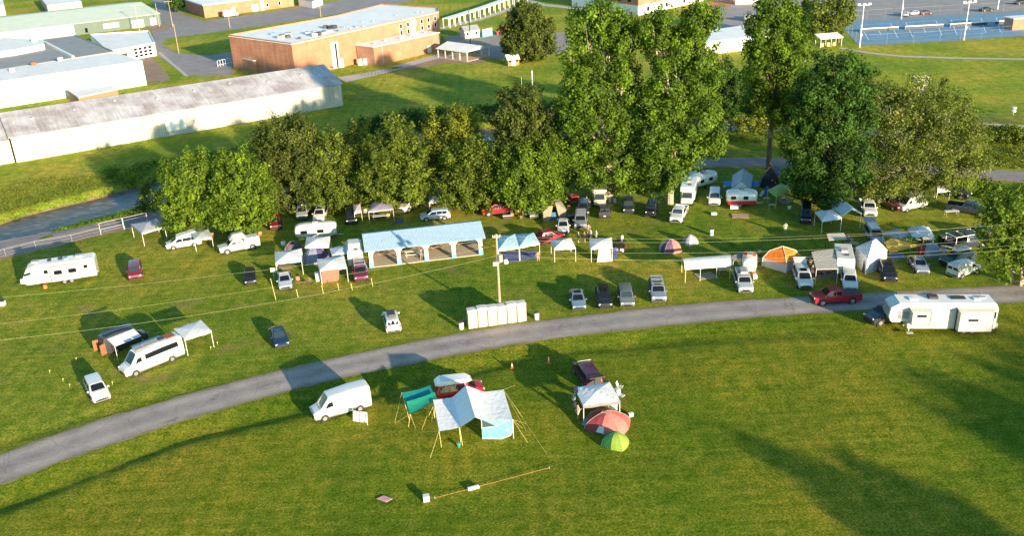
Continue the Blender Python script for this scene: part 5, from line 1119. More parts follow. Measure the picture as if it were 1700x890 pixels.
def box_camper(name,label,c,f,L,wd,h,color,cab=False,group='motorhomes and campers',extra=None):
    p=G(*c); q=W(c[0]+f[0],c[1]+f[1]); t=thing(name,label,'motorhome' if cab else 'camper trailer',p,ang(W(*c),q),group)
    x1=L/2; prof=[(-x1,.5),(x1-(1.3 if cab else 0),.5),(x1-(1.3 if cab else -.05),2.0 if cab else 1.4),(x1-(.2 if cab else .0),2.1 if cab else h-.5),(x1-(.3 if cab else .5),h),(-x1,h)]
    MB().profile(prof,-wd/2,wd/2).build('body','paint',t,color=color,bevel=.08)
    if cab:
        MB().loft([[Vector((x,-w_,.5)),Vector((x,-w_,zb)),Vector((x,-w_*.82,zt)),Vector((x,w_*.82,zt)),Vector((x,w_,zb)),Vector((x,w_,.5))] for x,w_,zb,zt in ((x1-1.4,.98,1.15,1.98),(x1-.6,.98,1.12,1.9),(x1+.1,.95,1.05,1.15),(x1+.6,.85,.9,.95))]).build('cab','paint',t,color=color,smooth=40)
        MB().slab([(x1-.58,-.72,1.88),(x1-.58,.72,1.88),(x1+.08,.78,1.22),(x1+.08,-.78,1.22)],.03).build('windshield','glass_blue',t)
    for s in (-1,1):
        for x in (-L*.28,L*.05): MB().box((x,s*(wd/2+.015),h*.66),(L*.16,.04,.5)).build('window','glass',t)
        MB().box((0,s*(wd/2+.012),1.0),(L*.8,.02,.08)).build('side_stripe','stripe',t)
    MB().box((-x1-.015,0,h*.66),(.04,.9,.5)).build('window','glass',t)
    MB().box((-.3,0,h+.13),(.9,.8,.25)).build('roof_unit','grey',t); MB().box((1.2,.2,h+.06),(.5,.5,.1)).build('roof_unit','dark',t)
    wheels(t,(x1-.2,-x1*.45) if cab else (-.2,),wd/2-.14,.36)
    return t
box_camper('motorhome','white motorhome with blue tinted windscreen above the angled white pickup',(1143,331),(-6,20),5.6,2.2,2.9,(.80,.79,.76),True)
box_camper('motorhome','tan and white motorhome under the leaves of the tallest sycamore',(996,334),(-1,20),5.2,2.2,2.7,(.62,.58,.46),True)
t=box_camper('camper_trailer','white camper with a small roof vent beside the beige awning behind the white crossover',(1399,446),(5,24),5.6,2.2,2.4,(.80,.79,.77))
t=box_camper('pickup_camper','white camper box behind the maroon vehicle next to the blue pavilion',(591,436),(3,28),4.6,2.1,2.5,(.74,.76,.75))
MB().profile([(-1.8,2.5),(1.2,2.5),(.6,3.1),(-1.2,3.1)],-.8,.8).build('pop_up_roof','fabric',t,color=(.62,.66,.66))
# VW-like red van with white top behind the tarps
vr=V('minivan',(.42,.015,.03),'red van carrying a long white roof pod behind the white and teal tarps',(763,656),(58,-9),cat='van',name='parked_van')
MB().loft([[Vector((x,-w_,1.78)),Vector((x,-w_*.9,z)),Vector((x,w_*.9,z)),Vector((x,w_,1.78))] for x,w_,z in ((1.3,.45,1.86),(.8,.72,2.12),(-1.9,.80,2.25),(-2.5,.6,1.95))]).build('roof_pod','paint',vr,color=(.80,.78,.74),smooth=50)
m=MB(); 
for x in (-1.5,-.5,.5): m.box((x,-.97,1.75),(.05,.05,.5))
m.build('pod_struts','white',vr)
# maroon minivan
vm=V('minivan',(.10,.012,.045),'maroon minivan with an open tailgate and a silver sunshade beside the near white canopy',(975,630),(-17,-26),cat='car',hatch=True,sc=1.0,side_glass=True)
MB().slab([(1.78,-.85,1.1),(1.78,.85,1.1),(.85,.74,1.74),(.85,-.74,1.74)],.03).build('sunshade','fabric',vm,color=(.66,.72,.76)).location=(.05,0,.06)
# ================================================================ TENTS AND CANOPIES
CG='pop up canopies of the camp'
def canopy(label,px,h,peak=.55,color=(.80,.80,.80),style='pyramid',val=.22,leg='white',group=CG,name='pop_up_canopy',legs=(0,1,2,3),legr=.035,side=None,cat='canopy'):
    P_=[W(*p,h) for p in px]; c=sum(P_,Vector())/4; c.z=0
    t=thing(name,label,cat,c,0,group); L_=[p-c for p in P_]; n=8
    def bil(u,v): return L_[0]*(1-u)*(1-v)+L_[1]*u*(1-v)+L_[2]*u*v+L_[3]*(1-u)*v
    def hz(u,v):
        if style=='pyramid': a=1-max(abs(2*u-1),abs(2*v-1)); return peak*(a**.85)
        if style=='gable': return peak*(1-abs(2*v-1))
        if style=='gable2': return peak*(1-abs(2*u-1))
        if style=='flat': return peak*v
        if style=='barrel': return peak*(1-abs(2*v-1)**2.6)
        if style=='umbrella': return peak*max(0,1-math.hypot(2*u-1,2*v-1)*.8)
        return 0
    m=MB(); vs=[]
    for j in range(n+1):
        for i in range(n+1):
            u,v=i/n,j/n; p=bil(u,v); vs.append(Vector((p.x,p.y,p.z+hz(u,v)-.06*(math.sin(u*math.pi*2)**2 if style=='pyramid' and j in(0,n) else 0))))
    N_=(n+1)**2
    fs=[(j*(n+1)+i,j*(n+1)+i+1,(j+1)*(n+1)+i+1,(j+1)*(n+1)+i) for j in range(n) for i in range(n)]
    m.raw(vs,fs); m.raw([p-Vector((0,0,.025)) for p in vs],[f[::-1] for f in fs])
    roof=m.build('roof','fabric',t,color=color,fix=False)
    if val:
        m=MB()
        B_=[vs[i] for i in range(n+1)]+[vs[(j)*(n+1)+n] for j in range(1,n+1)]+[vs[n*(n+1)+i] for i in range(n-1,-1,-1)]+[vs[j*(n+1)] for j in range(n-1,-1,-1)]
        for a,b in zip(B_[:-1],B_[1:]):
            m.face([a,b,b-Vector((0,0,val)),a-Vector((0,0,val))])
        m.build('valance','fabric',t,color=side or color)
    for i in legs:
        p=L_[i]; q=p*.97; MB().tube((q.x,q.y,gz(c.x+q.x,c.y+q.y)),(q.x,q.y,h-.02),legr,None,6).build('leg',leg,t)
    if style in('pyramid','gable','umbrella'):
        m=MB()
        for i in range(4): a,b=L_[i],L_[(i+1)%4]; m.tube(a*.97-Vector((0,0,.12)),b*.97-Vector((0,0,.12)),.02,None,4)
        m.build('frame','steel',t)
    return t
def sheet(t,nm,pts,color,th=.02,mat='fabric'):
    """pts: list of (px,py,z) photo points at height z"""
    o=t.location; m=MB().slab([W(a,b,z)-o for a,b,z in pts],th); return m.build(nm,mat,t,color=color)
GREY=(.42,.43,.47); LB=(.46,.68,.80)
canopy('white flat topped canopy attached to the rear of the white camper van',[(306,563),(351,549),(333,531),(288,546)],2.2,.15,style='pyramid')
canopy('grey canopy by the pipe fence beside the creek path',[(235,387),(274,376),(260,363),(217,372)],2.2,.5,GREY)
canopy('white canopy with a blue left panel above the silver blue car',[(457,437),(501,432),(501,412),(456,418)],2.2,.45,side=(.30,.50,.70))
canopy('white canopy between the rounded trailer and the maroon dome tent',[(506,410),(546,409),(548,392),(509,393)],2.3,.4,legs=(2,3))
k5=canopy('white canopy with a brown screen wall left of the maroon vehicle',[(531,449),(576,443),(571,424),(526,430)],2.2,.35)
sheet(k5,'screen_wall',[(534,450,2.1),(563,447,2.1),(563,466,0.05),(535,470,0.05)],(.36,.20,.15))
canopy('grey white sloping awning joined to the white camper beside the blue pavilion',[(551,424),(585,417),(579,404),(547,412)],2.1,.2,(.55,.60,.66),legs=(0,))
k7=canopy('grey purple open canopy under the trees left of the white pickup',[(611,351),(653,346),(647,330),(618,336)],2.1,.35,(.38,.35,.43),leg='offwhite')
canopy('pinkish white awning beside the black crossover under the trees',[(588,353),(600,350),(598,337),(586,340)],1.8,.2,(.75,.62,.64),group='small awnings',legs=(0,1))
k9=canopy('light blue canopy with a bright blue corner just right of the utility pole',[(827,415),(862,410),(855,388),(823,393)],2.1,.5,LB,side=(.75,.82,.82))
canopy('light blue canopy joined to the right of the blue cornered one',[(862,410),(896,403),(886,386),(856,389)],2.1,.45,LB,side=(.75,.82,.82))
sheet(k9,'corner_panel',[(823,392,2.14),(838,390,2.35),(834,402,2.35),(826,409,2.16)],(.05,.40,.72))
canopy('small white canopy in front of the dark red pickup',[(920,413),(956,411),(948,395),(914,398)],2.1,.5)
k11=canopy('white canopy with a pink sheet hanging from its front',[(981,412),(1017,410),(1016,394),(978,396)],2.1,.3)
sheet(k11,'pink_sheet',[(994,414,2.0),(1013,412,2.0),(1016,434,.06),(991,436,.06)],(.72,.50,.48))
k13=canopy('long white barrel roofed canopy on yellowish posts beside the silver wagon',[(1137,447),(1214,441),(1212,424),(1131,430)],1.9,.55,style='barrel',val=.12,leg='yellow',legr=.06)
o=k13.location
for px in ((1162,467),(1189,463)): 
    p=W(*px)-o; MB().tube(p,p+Vector((0,0,1.9)),.03).build('leg','white',k13)
canopy('small grey awning between the long white canopy and the orange panelled camper',[(1217,434),(1235,427),(1230,420),(1214,426)],1.9,.1,(.30,.28,.30),style='flat',group='small awnings',val=0)
ck=canopy('beige awning stretched from the white camper behind the white minivan',[(1355,447),(1392,446),(1383,416),(1347,421)],2.1,.25,(.52,.48,.42),style='flat',val=.1)
canopy('small beige awning behind the beige one, above the camp kitchen',[(1376,399),(1406,397),(1401,388),(1372,389)],2.0,.12,(.62,.57,.48),style='flat',val=.05,leg='dark')
canopy('smaller white pyramid canopy left of the large white one under the dark tree',[(1365,366),(1398,361),(1382,348),(1353,351)],2.2,.6,(.66,.72,.76))
canopy('large white gable canopy beside the cream pickup',[(1398,357),(1431,354),(1397,330),(1374,337)],2.3,.9,(.66,.71,.75),style='gable2')
canopy('low grey canopy between the tall white tent and the white pyramid canopy',[(1466,387),(1494,395),(1512,388),(1486,379)],2.0,.5,GREY)
k19=canopy('white pyramid canopy on tall legs above the blue grey round tent',[(1514,391),(1551,391),(1542,377),(1507,379)],2.2,.85,(.72,.75,.78))
canopy('lime green canopy in the shade right of the dark tent',[(1289,325),(1310,316),(1297,304),(1274,315)],2.1,.35,(.42,.55,.12),leg='steel')
canopy('white arched canopy half hidden under the airy tree',[(1556,318),(1578,316),(1574,305),(1554,307)],2.0,.6,(.66,.64,.60),style='barrel')
canopy('white awning corner beside the white camper under the second sycamore',[(1141,298),(1160,296),(1163,287),(1146,283)],2.2,.2,(.70,.70,.68),group='small awnings',legs=(0,))
canopy('pale half hidden canopy under the trees right of the dark red car',[(500,340),(524,338),(520,328),(500,330)],2.0,.3,(.60,.56,.46),group='small awnings')
canopy('white half hidden canopy behind the bare tree',[(712,336),(736,334),(730,318),(712,322)],2.0,.4,(.70,.66,.64))
canopy('pale canopy half hidden by leaves behind the white pop up minivan',[(322,398),(352,394),(346,380),(318,384)],1.9,.3,(.55,.58,.55))
# mustard sail
p=W(1498,412); t=thing('mustard_tarp','mustard yellow tarp stretched to a point beside the blue grey round tent','tarp',p)
m=MB(); A_=W(1468,402,2.1)-p; B_=W(1480,395,2.6)-p; C_=W(1530,408,1.6)-p; D_=W(1477,420,.5)-p
m.slab([A_,B_,C_],.02); m.slab([A_,C_,D_],.02); m.build('sheet','fabric',t,color=(.62,.42,.09))
for q in (A_,B_,C_): MB().tube((q.x,q.y,0),q,.03,None,5).build('pole','steel',t)
# ground mats
def mat_(label,px,color,nm='ground_mat',cat='mat',group='mats on the grass'):
    P_=[G(*q)+Vector((0,0,.05)) for q in px]; c=sum(P_,Vector())/len(P_); o=MB().slab([q-c+Vector((0,0,.0)) for q in P_],.04).build(nm,'fabric',None,color=color); o.location=c; return tag(o,label,cat,group)
mat_('blue tarp spread on the grass in front of the light blue canopies',[(840,435),(893,430),(889,416),(834,420)],(.10,.13,.42),'ground_tarp','tarp')
mat_('blue mat with a white border under the mustard tarp',[(1480,432),(1504,430),(1498,421),(1475,422)],(.12,.20,.42))
mat_('pale square mat under the long white canopy',[(1162,465),(1194,461),(1180,452),(1152,455)],(.42,.38,.38))
mat_('terracotta mat in front of the red and white camper',[(1216,362),(1244,362),(1243,355),(1214,355)],(.55,.33,.22))
mat_('grey mat in the shade right of the lime canopy',[(1300,340),(1317,335),(1305,328),(1290,331)],(.28,.27,.20))
mat_('grey mat beneath the beige awning of the white camper',[(1356,462),(1390,461),(1386,452),(1352,454)],(.36,.34,.34))
mat_('pink diamond shaped mat alone on the near field',[(625,829),(641,835),(652,829),(637,824)],(.66,.36,.38))
mat_('dark blue round mat beside the open camp canopy',[(658,371),(668,371),(671,365),(663,361),(656,364)],(.08,.12,.26))
mat_('brown rug beneath the blue edged white canopy',[(462,448),(486,446),(484,440),(462,441)],(.42,.27,.18))
# dome tents
def dome(label,c,w_,d_,h,cols,rz=0,nm='dome_tent',group='dome tents',e=1.15,cat='tent',polemat='offwhite'):
    p=G(*c); t=thing(nm,label,cat,p,rz,group); nseg,nr=16,7; cuts=len(cols)
    for ci,col in enumerate(cols):
        m=MB(); a0=2*math.pi*ci/cuts; k=nseg//cuts
        for j in range(nr):
            for i in range(k):
                q=[]
                for (ii,jj) in ((i,j),(i+1,j),(i+1,j+1),(i,j+1)):
                    a=a0+2*math.pi/cuts*ii/k; v=jj/nr; rr=math.cos(v*math.pi/2)**e
                    sq=1/max(abs(math.cos(a)),abs(math.sin(a))); sq=1+(sq-1)*.55*(1-v)
                    q.append(Vector((math.cos(a)*rr*w_/2*sq,math.sin(a)*rr*d_/2*sq,math.sin(v*math.pi/2)*h)))
                m.face(q)
        m.build('panel','fabric',t,color=col)
    m=MB()
    for a in (math.pi/4,3*math.pi/4):
        pts=[]
        for i in range(13):
            v=-1+2*i/12; ca=math.cos(a)*(1 if v<0 else -1); sa=math.sin(a)*(1 if v<0 else -1); u=1-abs(v); rr=math.cos(u*math.pi/2)**e; sq=1+(1.414-1)*.55*(1-u)
            pts.append(Vector((ca*rr*w_/2*sq,sa*rr*d_/2*sq,math.sin(u*math.pi/2)*h+.015)))
        m.path(pts,.012,4)
    m.build('tent_poles',polemat,t)
    return t
dome('maroon and navy dome tent below the white canopy beside the rounded trailer',(526,432),3.8,3.2,2.3,[(.20,.10,.13),(.30,.16,.20),(.20,.22,.34),(.07,.05,.14)],R(20))
dome('red and navy dome tent on the grass above the long white canopy',(1113,416),3.0,2.6,1.7,[(.10,.06,.12),(.55,.55,.55),(.12,.06,.12),(.66,.20,.17)],R(10))
dome('small grey dome tent right of the red and navy one',(1146,404),2.0,1.8,1.3,[(.36,.33,.40),(.24,.23,.32),(.50,.48,.52),(.30,.28,.36)],R(30))
dome('blue grey round tent at the tip of the mustard tarp',(1545,423),2.3,2.3,1.7,[(.28,.33,.42),(.26,.31,.40),(.32,.37,.46),(.30,.35,.44)],0,e=.8)
dome('red tent panel beside the blue grey round tent',(1530,422),1.1,1.4,1.4,[(.50,.03,.04)]*2,0,e=.5)
dome('dark brown low tent behind the blue edged white canopy',(487,414),2.6,2.0,1.3,[(.10,.06,.08),(.12,.07,.09),(.16,.10,.12),(.07,.05,.07)],0)
dome('lime green dome tent nearest the camera, in front of the red tent',(1021,738),2.5,2.0,1.3,[(.24,.36,.045),(.22,.33,.045),(.025,.13,.04),(.26,.38,.05)],R(-30),e=1.0,polemat='green_plastic')
dome('orange dome tent in the shade under the broad dark tree',(1422,301),2.8,2.4,1.8,[(.62,.26,.10),(.45,.16,.06),(.60,.30,.14),(.66,.28,.10)],0)
dome('dark blue low tent below the orange dome under the trees',(1411,316),2.2,1.8,1.2,[(.05,.07,.16)]*4,0)
dome('terracotta orange tent top peeking out above the open camp canopy',(640,331),1.9,1.8,2.3,[(.55,.22,.10),(.50,.18,.08),(.52,.2,.08),(.58,.24,.12)],0)
dome('second terracotta tent top right of the first above the camp canopy',(656,330),1.6,1.6,2.4,[(.55,.22,.10),(.50,.18,.08),(.52,.2,.08),(.58,.24,.12)],0)
dome('small blue tent in the shade above the dark red car',(457,345),1.5,1.4,1.5,[(.05,.35,.55),(.04,.22,.40),(.05,.30,.5),(.08,.42,.6)],0)
# big orange cabin tent
p=G(1297,441); t=thing('orange_cabin_tent','large cabin tent with a bright orange top and grey white mesh walls','tent',p,R(42)); a=1.82
m=MB(); 
for i in range(4):
    q=[Matrix.Rotation(i*math.pi/2,3,'Z')@Vector(v) for v in ((-a,-a,0),(a,-a,0),(a*.95,-a*.95,1.2),(-a*.95,-a*.95,1.2))]; MB().face(q).build('mesh_wall','fabric',t,color=(.55,.54,.57) if i%2==0 else (.62,.60,.60))
    m.face([Matrix.Rotation(i*math.pi/2,3,'Z')@Vector(v) for v in ((-a*.96,-a*.96,1.2),(a*.96,-a*.96,1.2),(a*.66,-a*.66,2.15),(-a*.66,-a*.66,2.15))]); m.face([Matrix.Rotation(i*math.pi/2,3,'Z')@Vector(v) for v in ((-a*.66,-a*.66,2.15),(a*.66,-a*.66,2.15),(0,0,2.75))])
m.build('orange_top','fabric',t,color=(.85,.21,.015)); m=MB()
for i in range(4):
    q=[Matrix.Rotation(i*math.pi/2,3,'Z')@Vector(v) for v in ((-a,-a,0),(-a*.96,-a*.96,1.22),(-a*.66,-a*.66,2.17),(0,0,2.77))]; m.path(q,.035,5)
m.build('tent_poles','white',t)
# tan wall tent
p=G(916,358); hd=R(-82); t=thing('wall_tent','tan canvas wall tent with a tall ridge and a dark open front','tent',p,hd); w2,l2_=1.75,2.4
def wt(s,x0=-l2_): return [Vector((x0,s*w2,0)),Vector((l2_,s*w2,0)),Vector((l2_,s*w2,1.7)),Vector((x0,s*w2,1.7))]
MB().face(wt(-1)).face(wt(1)).face([(-l2_,-w2,0),(-l2_,w2,0),(-l2_,w2,1.7),(-l2_,0,3.1),(-l2_,-w2,1.7)]).build('walls','fabric',t,color=(.32,.25,.18))
MB().slab([(-l2_-.1,-w2-.15,1.6),(l2_+.1,-w2-.15,1.6),(l2_+.1,0,3.15),(-l2_-.1,0,3.15)],.03).slab([(-l2_-.1,w2+.15,1.6),(l2_+.1,w2+.15,1.6),(l2_+.1,0,3.15),(-l2_-.1,0,3.15)],.03).build('canvas_roof','fabric',t,color=(.40,.35,.24))
MB().face([(l2_,-w2,0),(l2_,-.8,0),(l2_,-.35,1.9),(l2_,-.1,3.0),(l2_,-w2,1.7)]).face([(l2_,w2,0),(l2_,.8,0),(l2_,.35,1.9),(l2_,.1,3.0),(l2_,w2,1.7)]).build('front_flaps','fabric',t,color=(.36,.27,.19)); MB().box((l2_-.6,0,.6),(.1,1.6,1.2)).build('inner_screen','fabric',t,color=(.05,.18,.28))
# tall white tent
pt=[(1416,436),(1437,457),(1472,442),(1452,420)]; P_=[W(*q) for q in pt]; c=sum(P_,Vector())/4; t=thing('tall_white_tent','tall white square tent with steep draped walls behind the black crossover','tent',c); L_=[q-c for q in P_]; m=MB(); 
for i in range(4):
    a_,b_=L_[i],L_[(i+1)%4]; z=Vector((0,0,2.0))
    for j in range(6):
        u0,u1=j/6,(j+1)/6; o0=.06*(j%2); o1=.06*((j+1)%2); f0=a_.lerp(b_,u0)*(1-o0); f1=a_.lerp(b_,u1)*(1-o1)
        m.face([f0,f1,f1*.9+z*1.12,f0*.9+z*1.12])
m.build('walls','fabric',t,color=(.80,.80,.82)); m=MB()
for i in range(4): a_,b_=L_[i]*.95,L_[(i+1)%4]*.95; m.face([a_+Vector((0,0,2.24)),b_+Vector((0,0,2.24)),Vector((0,0,3.3))])
m.build('roof','fabric',t,color=(.80,.80,.80)); MB().face([L_[1].lerp(L_[0],.1)*1.01,L_[1].lerp(L_[0],.32)*1.01,L_[1].lerp(L_[0],.25)*.96+Vector((0,0,1.8))]).build('door_opening','dark',t)
# grey blue gable tent behind camper
P_=[W(1214,312,1.9),W(1247,312,1.9),W(1250,291,1.9),W(1216,291,1.9)]; c=sum(P_,Vector())/4; c.z=0
t=canopy('blue grey gable tent with a white front behind the red and white camper',[(1214,312),(1247,312),(1250,291),(1216,291)],1.9,1.2,(.36,.43,.52),style='gable2',name='gable_tent',cat='tent')
L_=[q-c for q in P_]; MB().face([L_[0]-Vector((0,0,.4)),L_[1]-Vector((0,0,.4)),L_[1],(L_[0]+L_[1])/2+Vector((0,0,1.15)),L_[0]]).build('gable_front','fabric',t,color=(.78,.78,.78))
for s,(x0,x1) in ((-1,(1201,1215)),(1,(1248,1259))):
    o=sheet(t,'blue_tarp_wing',[(x0,300,1.7),(x1,300,1.9),(x1,309,1.6),(x0,311,1.2)],(.04,.26,.62))
# dark tent & tarps
p=G(1278,308); t=thing('dark_tent','tall black pointed tent between the gable tent and the lime canopy','tent',p,R(15),'dark tents'); m=MB()
for i in range(6):
    a0,a1=i*math.pi/3,(i+1)*math.pi/3; b0=Vector((math.cos(a0)*1.9,math.sin(a0)*1.9,0)); b1=Vector((math.cos(a1)*1.9,math.sin(a1)*1.9,0)); m.face([b0,b1,b1*.75+Vector((0,0,1.5)),b0*.75+Vector((0,0,1.5))]); m.face([b0*.75+Vector((0,0,1.5)),b1*.75+Vector((0,0,1.5)),Vector((0,0,3.2))])
m.build('canvas','fabric',t,color=(.02,.022,.03))
p=W(1270,322); t=thing('blue_tarp','blue tarp with a white edge leaning beside the lime canopy','tarp',p); m=MB().slab([W(1262,326,.3)-p,W(1268,328,.3)-p,W(1281,313,1.8)-p,W(1273,308,1.8)-p],.02).build('sheet','fabric',t,color=(.06,.10,.30)); MB().slab([W(1260,324,.35)-p,W(1264,327,.35)-p,W(1270,318,1.1)-p,W(1266,315,1.1)-p],.02).build('pale_edge','fabric',t,color=(.55,.60,.68))
p=W(1302,300); t=thing('blue_tarp','pale blue tarp hanging in the trees above the lime canopy','tarp',p); MB().slab([W(1284,276,2.6)-p,W(1298,277,2.6)-p,W(1294,292,1.2)-p,W(1286,290,1.2)-p],.02).build('sheet','fabric',t,color=(.22,.32,.48)); MB().slab([W(1302,300,1.8)-p,W(1312,301,1.8)-p,W(1310,310,1.0)-p,W(1300,309,1.0)-p],.02).build('pale_edge','fabric',t,color=(.60,.64,.68))
# ---------------------------------------------------------------- near camp: white and teal tarps
o=G(785,690); t=thing('white_tarp_shelter','large white ridged tarp shelter with a teal front wall on the near field','tarp shelter',o)
fr=[(729,716,2.0),(763,710,1.95),(789,693,3.2),(799,697,2.1),(851,697,2.15)]; bk=[(719,664,2.1),(751,660,2.1),(773,640,3.3),(802,651,2.2),(836,647,2.2)]
Fp=[W(*q)-o for q in fr]; Bp=[W(*q)-o for q in bk]; m=MB()
def tarp_panel(m,a,b,c,d,n=6,sag=.10):
    vs=[]
    for j in range(n+1):
        for i in range(n+1):
            u,v=i/n,j/n; q=a*(1-u)*(1-v)+b*u*(1-v)+c*u*v+d*(1-u)*v; q.z-=sag*4*u*(1-u)*.5+sag*2*v*(1-v); vs.append(q)
    fs=[(j*(n+1)+i,j*(n+1)+i+1,(j+1)*(n+1)+i+1,(j+1)*(n+1)+i) for j in range(n) for i in range(n)]
    m.raw(vs,fs); m.raw([q-Vector((0,0,.02)) for q in vs],[f[::-1] for f in fs])
for i in range(4): tarp_panel(m,Fp[i],Fp[i+1],Bp[i+1],Bp[i],6,.07 if i!=2 else 0)
m.build('tarp','fabric',t,color=(.90,.90,.90),smooth=50)
g1=Vector((0,0,0)); w0=W(799,697,2.05)-o; w1=W(851,697,2.1)-o; w1b=W(851,719,.1)-o; wm=W(829,728,.08)-o; w0b=W(798,731,.06)-o
w0b=Vector((w0.x,w0.y-.2,.08)); w1b=Vector((w1.x,w1.y-.2,.10))
def wl(u,z): q=w0b.lerp(w1b,u); r=w0.lerp(w1,u); return Vector((q.x+(r.x-q.x)*z/2.1,q.y+(r.y-q.y)*z/2.1-.02,z))
MB().face([wl(0,.1),wl(.62,.1),wl(.9,.45),wl(1,1.0),wl(1,2.05),wl(.90,2.05),wl(.45,1.35),wl(.1,1.2),wl(0,1.15)]).build('teal_wall','fabric',t,color=(.17,.52,.52))
MB().face([wl(.0,1.2),wl(.1,1.24),wl(.45,1.38),wl(0,2.04)]).build('dark_screen','fabric',t,color=(.05,.08,.09))
MB().face([wl(0,2.06),wl(.45,1.40),wl(.88,2.06)]).build('mesh_panel','fabric',t,color=(.22,.48,.50))
MB().path([wl(0,1.18),wl(.1,1.22),wl(.45,1.37),wl(.9,2.06)],.03,4).path([wl(0,.06),wl(.62,.06),wl(.9,.42),wl(1,1.0)],.05,4).build('piping','white',t)
q=wl(.82,1.05); MB().tube((q.x,q.y-.01,q.z),(q.x,q.y-.04,q.z),.16,None,12).build('round_badge','white',t)
for (a,b) in (((733,744),Fp[0]),((768,741),Fp[1]),((765,735),Fp[1]+Vector((-.1,.5,0)))):
    q=W(*a)-o; MB().tube(q,b,.028,None,6).build('pole','yellow',t)
for q in (Fp[3],Fp[4]): MB().tube((q.x,q.y,0),q,.035,None,6).build('pole','white',t)
for q in (Bp[0],Bp[2],Bp[4]): MB().tube((q.x,q.y,0),q,.035,None,6).build('pole','yellow',t)
m=MB()
for a,b in ((Fp[0],(714,762)),(Fp[0],(695,718)),(Bp[4],(874,717)),(Bp[4],(868,694)),(Fp[4],(876,735)),(Fp[4],(874,704)),(Fp[4],(868,712)),(Bp[0],(700,715)),(Fp[1],(716,700)),(Bp[4],(856,640)),(Bp[4],(908,755))): m.tube(a,W(*b)-o,.012,None,4)
m.build('guy_lines','yellow',t)
o=G(700,675); t=thing('teal_tarp_shelter','sagging teal green tarp shelter left of the white tarp','tarp shelter',o)
A_,B_,C_,D_=[W(*q)-o for q in ((667,652,1.9),(714,640,2.1),(726,662,2.0),(681,688,1.6))]
m=MB(); tarp_panel(m,D_,C_,B_,A_,8,.28); m.build('tarp','fabric',t,color=(.01,.26,.26),smooth=60)
q=W(700,686,.3)-o; m=MB(); tarp_panel(m,W(681,688,1.55)-o,W(726,664,1.95)-o,W(722,652,2.05)-o,W(675,668,1.8)-o,6,.15); m.build('inner_tarp','fabric',t,color=(.02,.36,.22),smooth=60).location=(0,-.1,.12)
for a,b in (((678,710),D_),((680,699),A_),((712,690),C_)): MB().tube(W(*a)-o,b,.03,None,5).build('pole','yellow',t)
m=MB()
for a,b in ((A_,(655,704)),(D_,(655,704)),(C_,(716,700)),(D_,(690,712))): m.tube(a,W(*b)-o,.012,None,4)
m.build('guy_lines','yellow',t)
p=G(762,743); t=thing('green_bucket','small dark green bucket at the foot of the white tarp pole','bucket',p); MB().tube((0,0,0),(0,0,.36),.15,.19,14).build('bucket_body','green_plastic',t); MB().tube((0,0,.36),(0,0,.39),.2,None,14).build('rim','teal_plastic',t)
# near white canopy with red tent
kc=canopy('white canopy with a navy left side between the maroon minivan and the red tent',[(968,674),(1030,666),(1012,634),(953,643)],2.15,.32,(.82,.82,.82),side=(.26,.22,.24),legr=.04,val=.3)
sheet(kc,'white_side_wall',[(1008,668,2.0),(1025,665,2.0),(1025,682,.5),(1010,677,.5)],(.8,.8,.8)); sheet(kc,'navy_side_wall',[(953,642,2.25),(957,641,2.25),(972,671,2.1),(966,673,2.0)],(.05,.06,.13))
t=dome('red and white backpacking tent with mesh ends, between the white canopy and the lime tent',(1008,706),4.3,3.5,1.6,[(.62,.13,.11),(.62,.15,.13),(.30,.05,.06),(.70,.20,.17)],R(-25),e=1.35)
r0=t; MB().slab([(-.95,-1.0,.95),(.95,-1.0,.95),(.4,-.2,1.63),(-.4,-.2,1.63)],.02).build('mesh_panel','fabric',t,color=(.36,.22,.18)); MB().slab([(-2.2,-1.2,.35),(-1.7,-1.5,.4),(-1.6,1.2,.7),(-2.1,1.2,.35)],.03).build('blue_side','fabric',t,color=(.16,.25,.42)); MB().slab([(-.5,-1.9,.25),(.3,-1.9,.25),(.2,-1.5,.75),(-.3,-1.5,.75)],.03).build('white_vent','fabric',t,color=(.75,.75,.75))
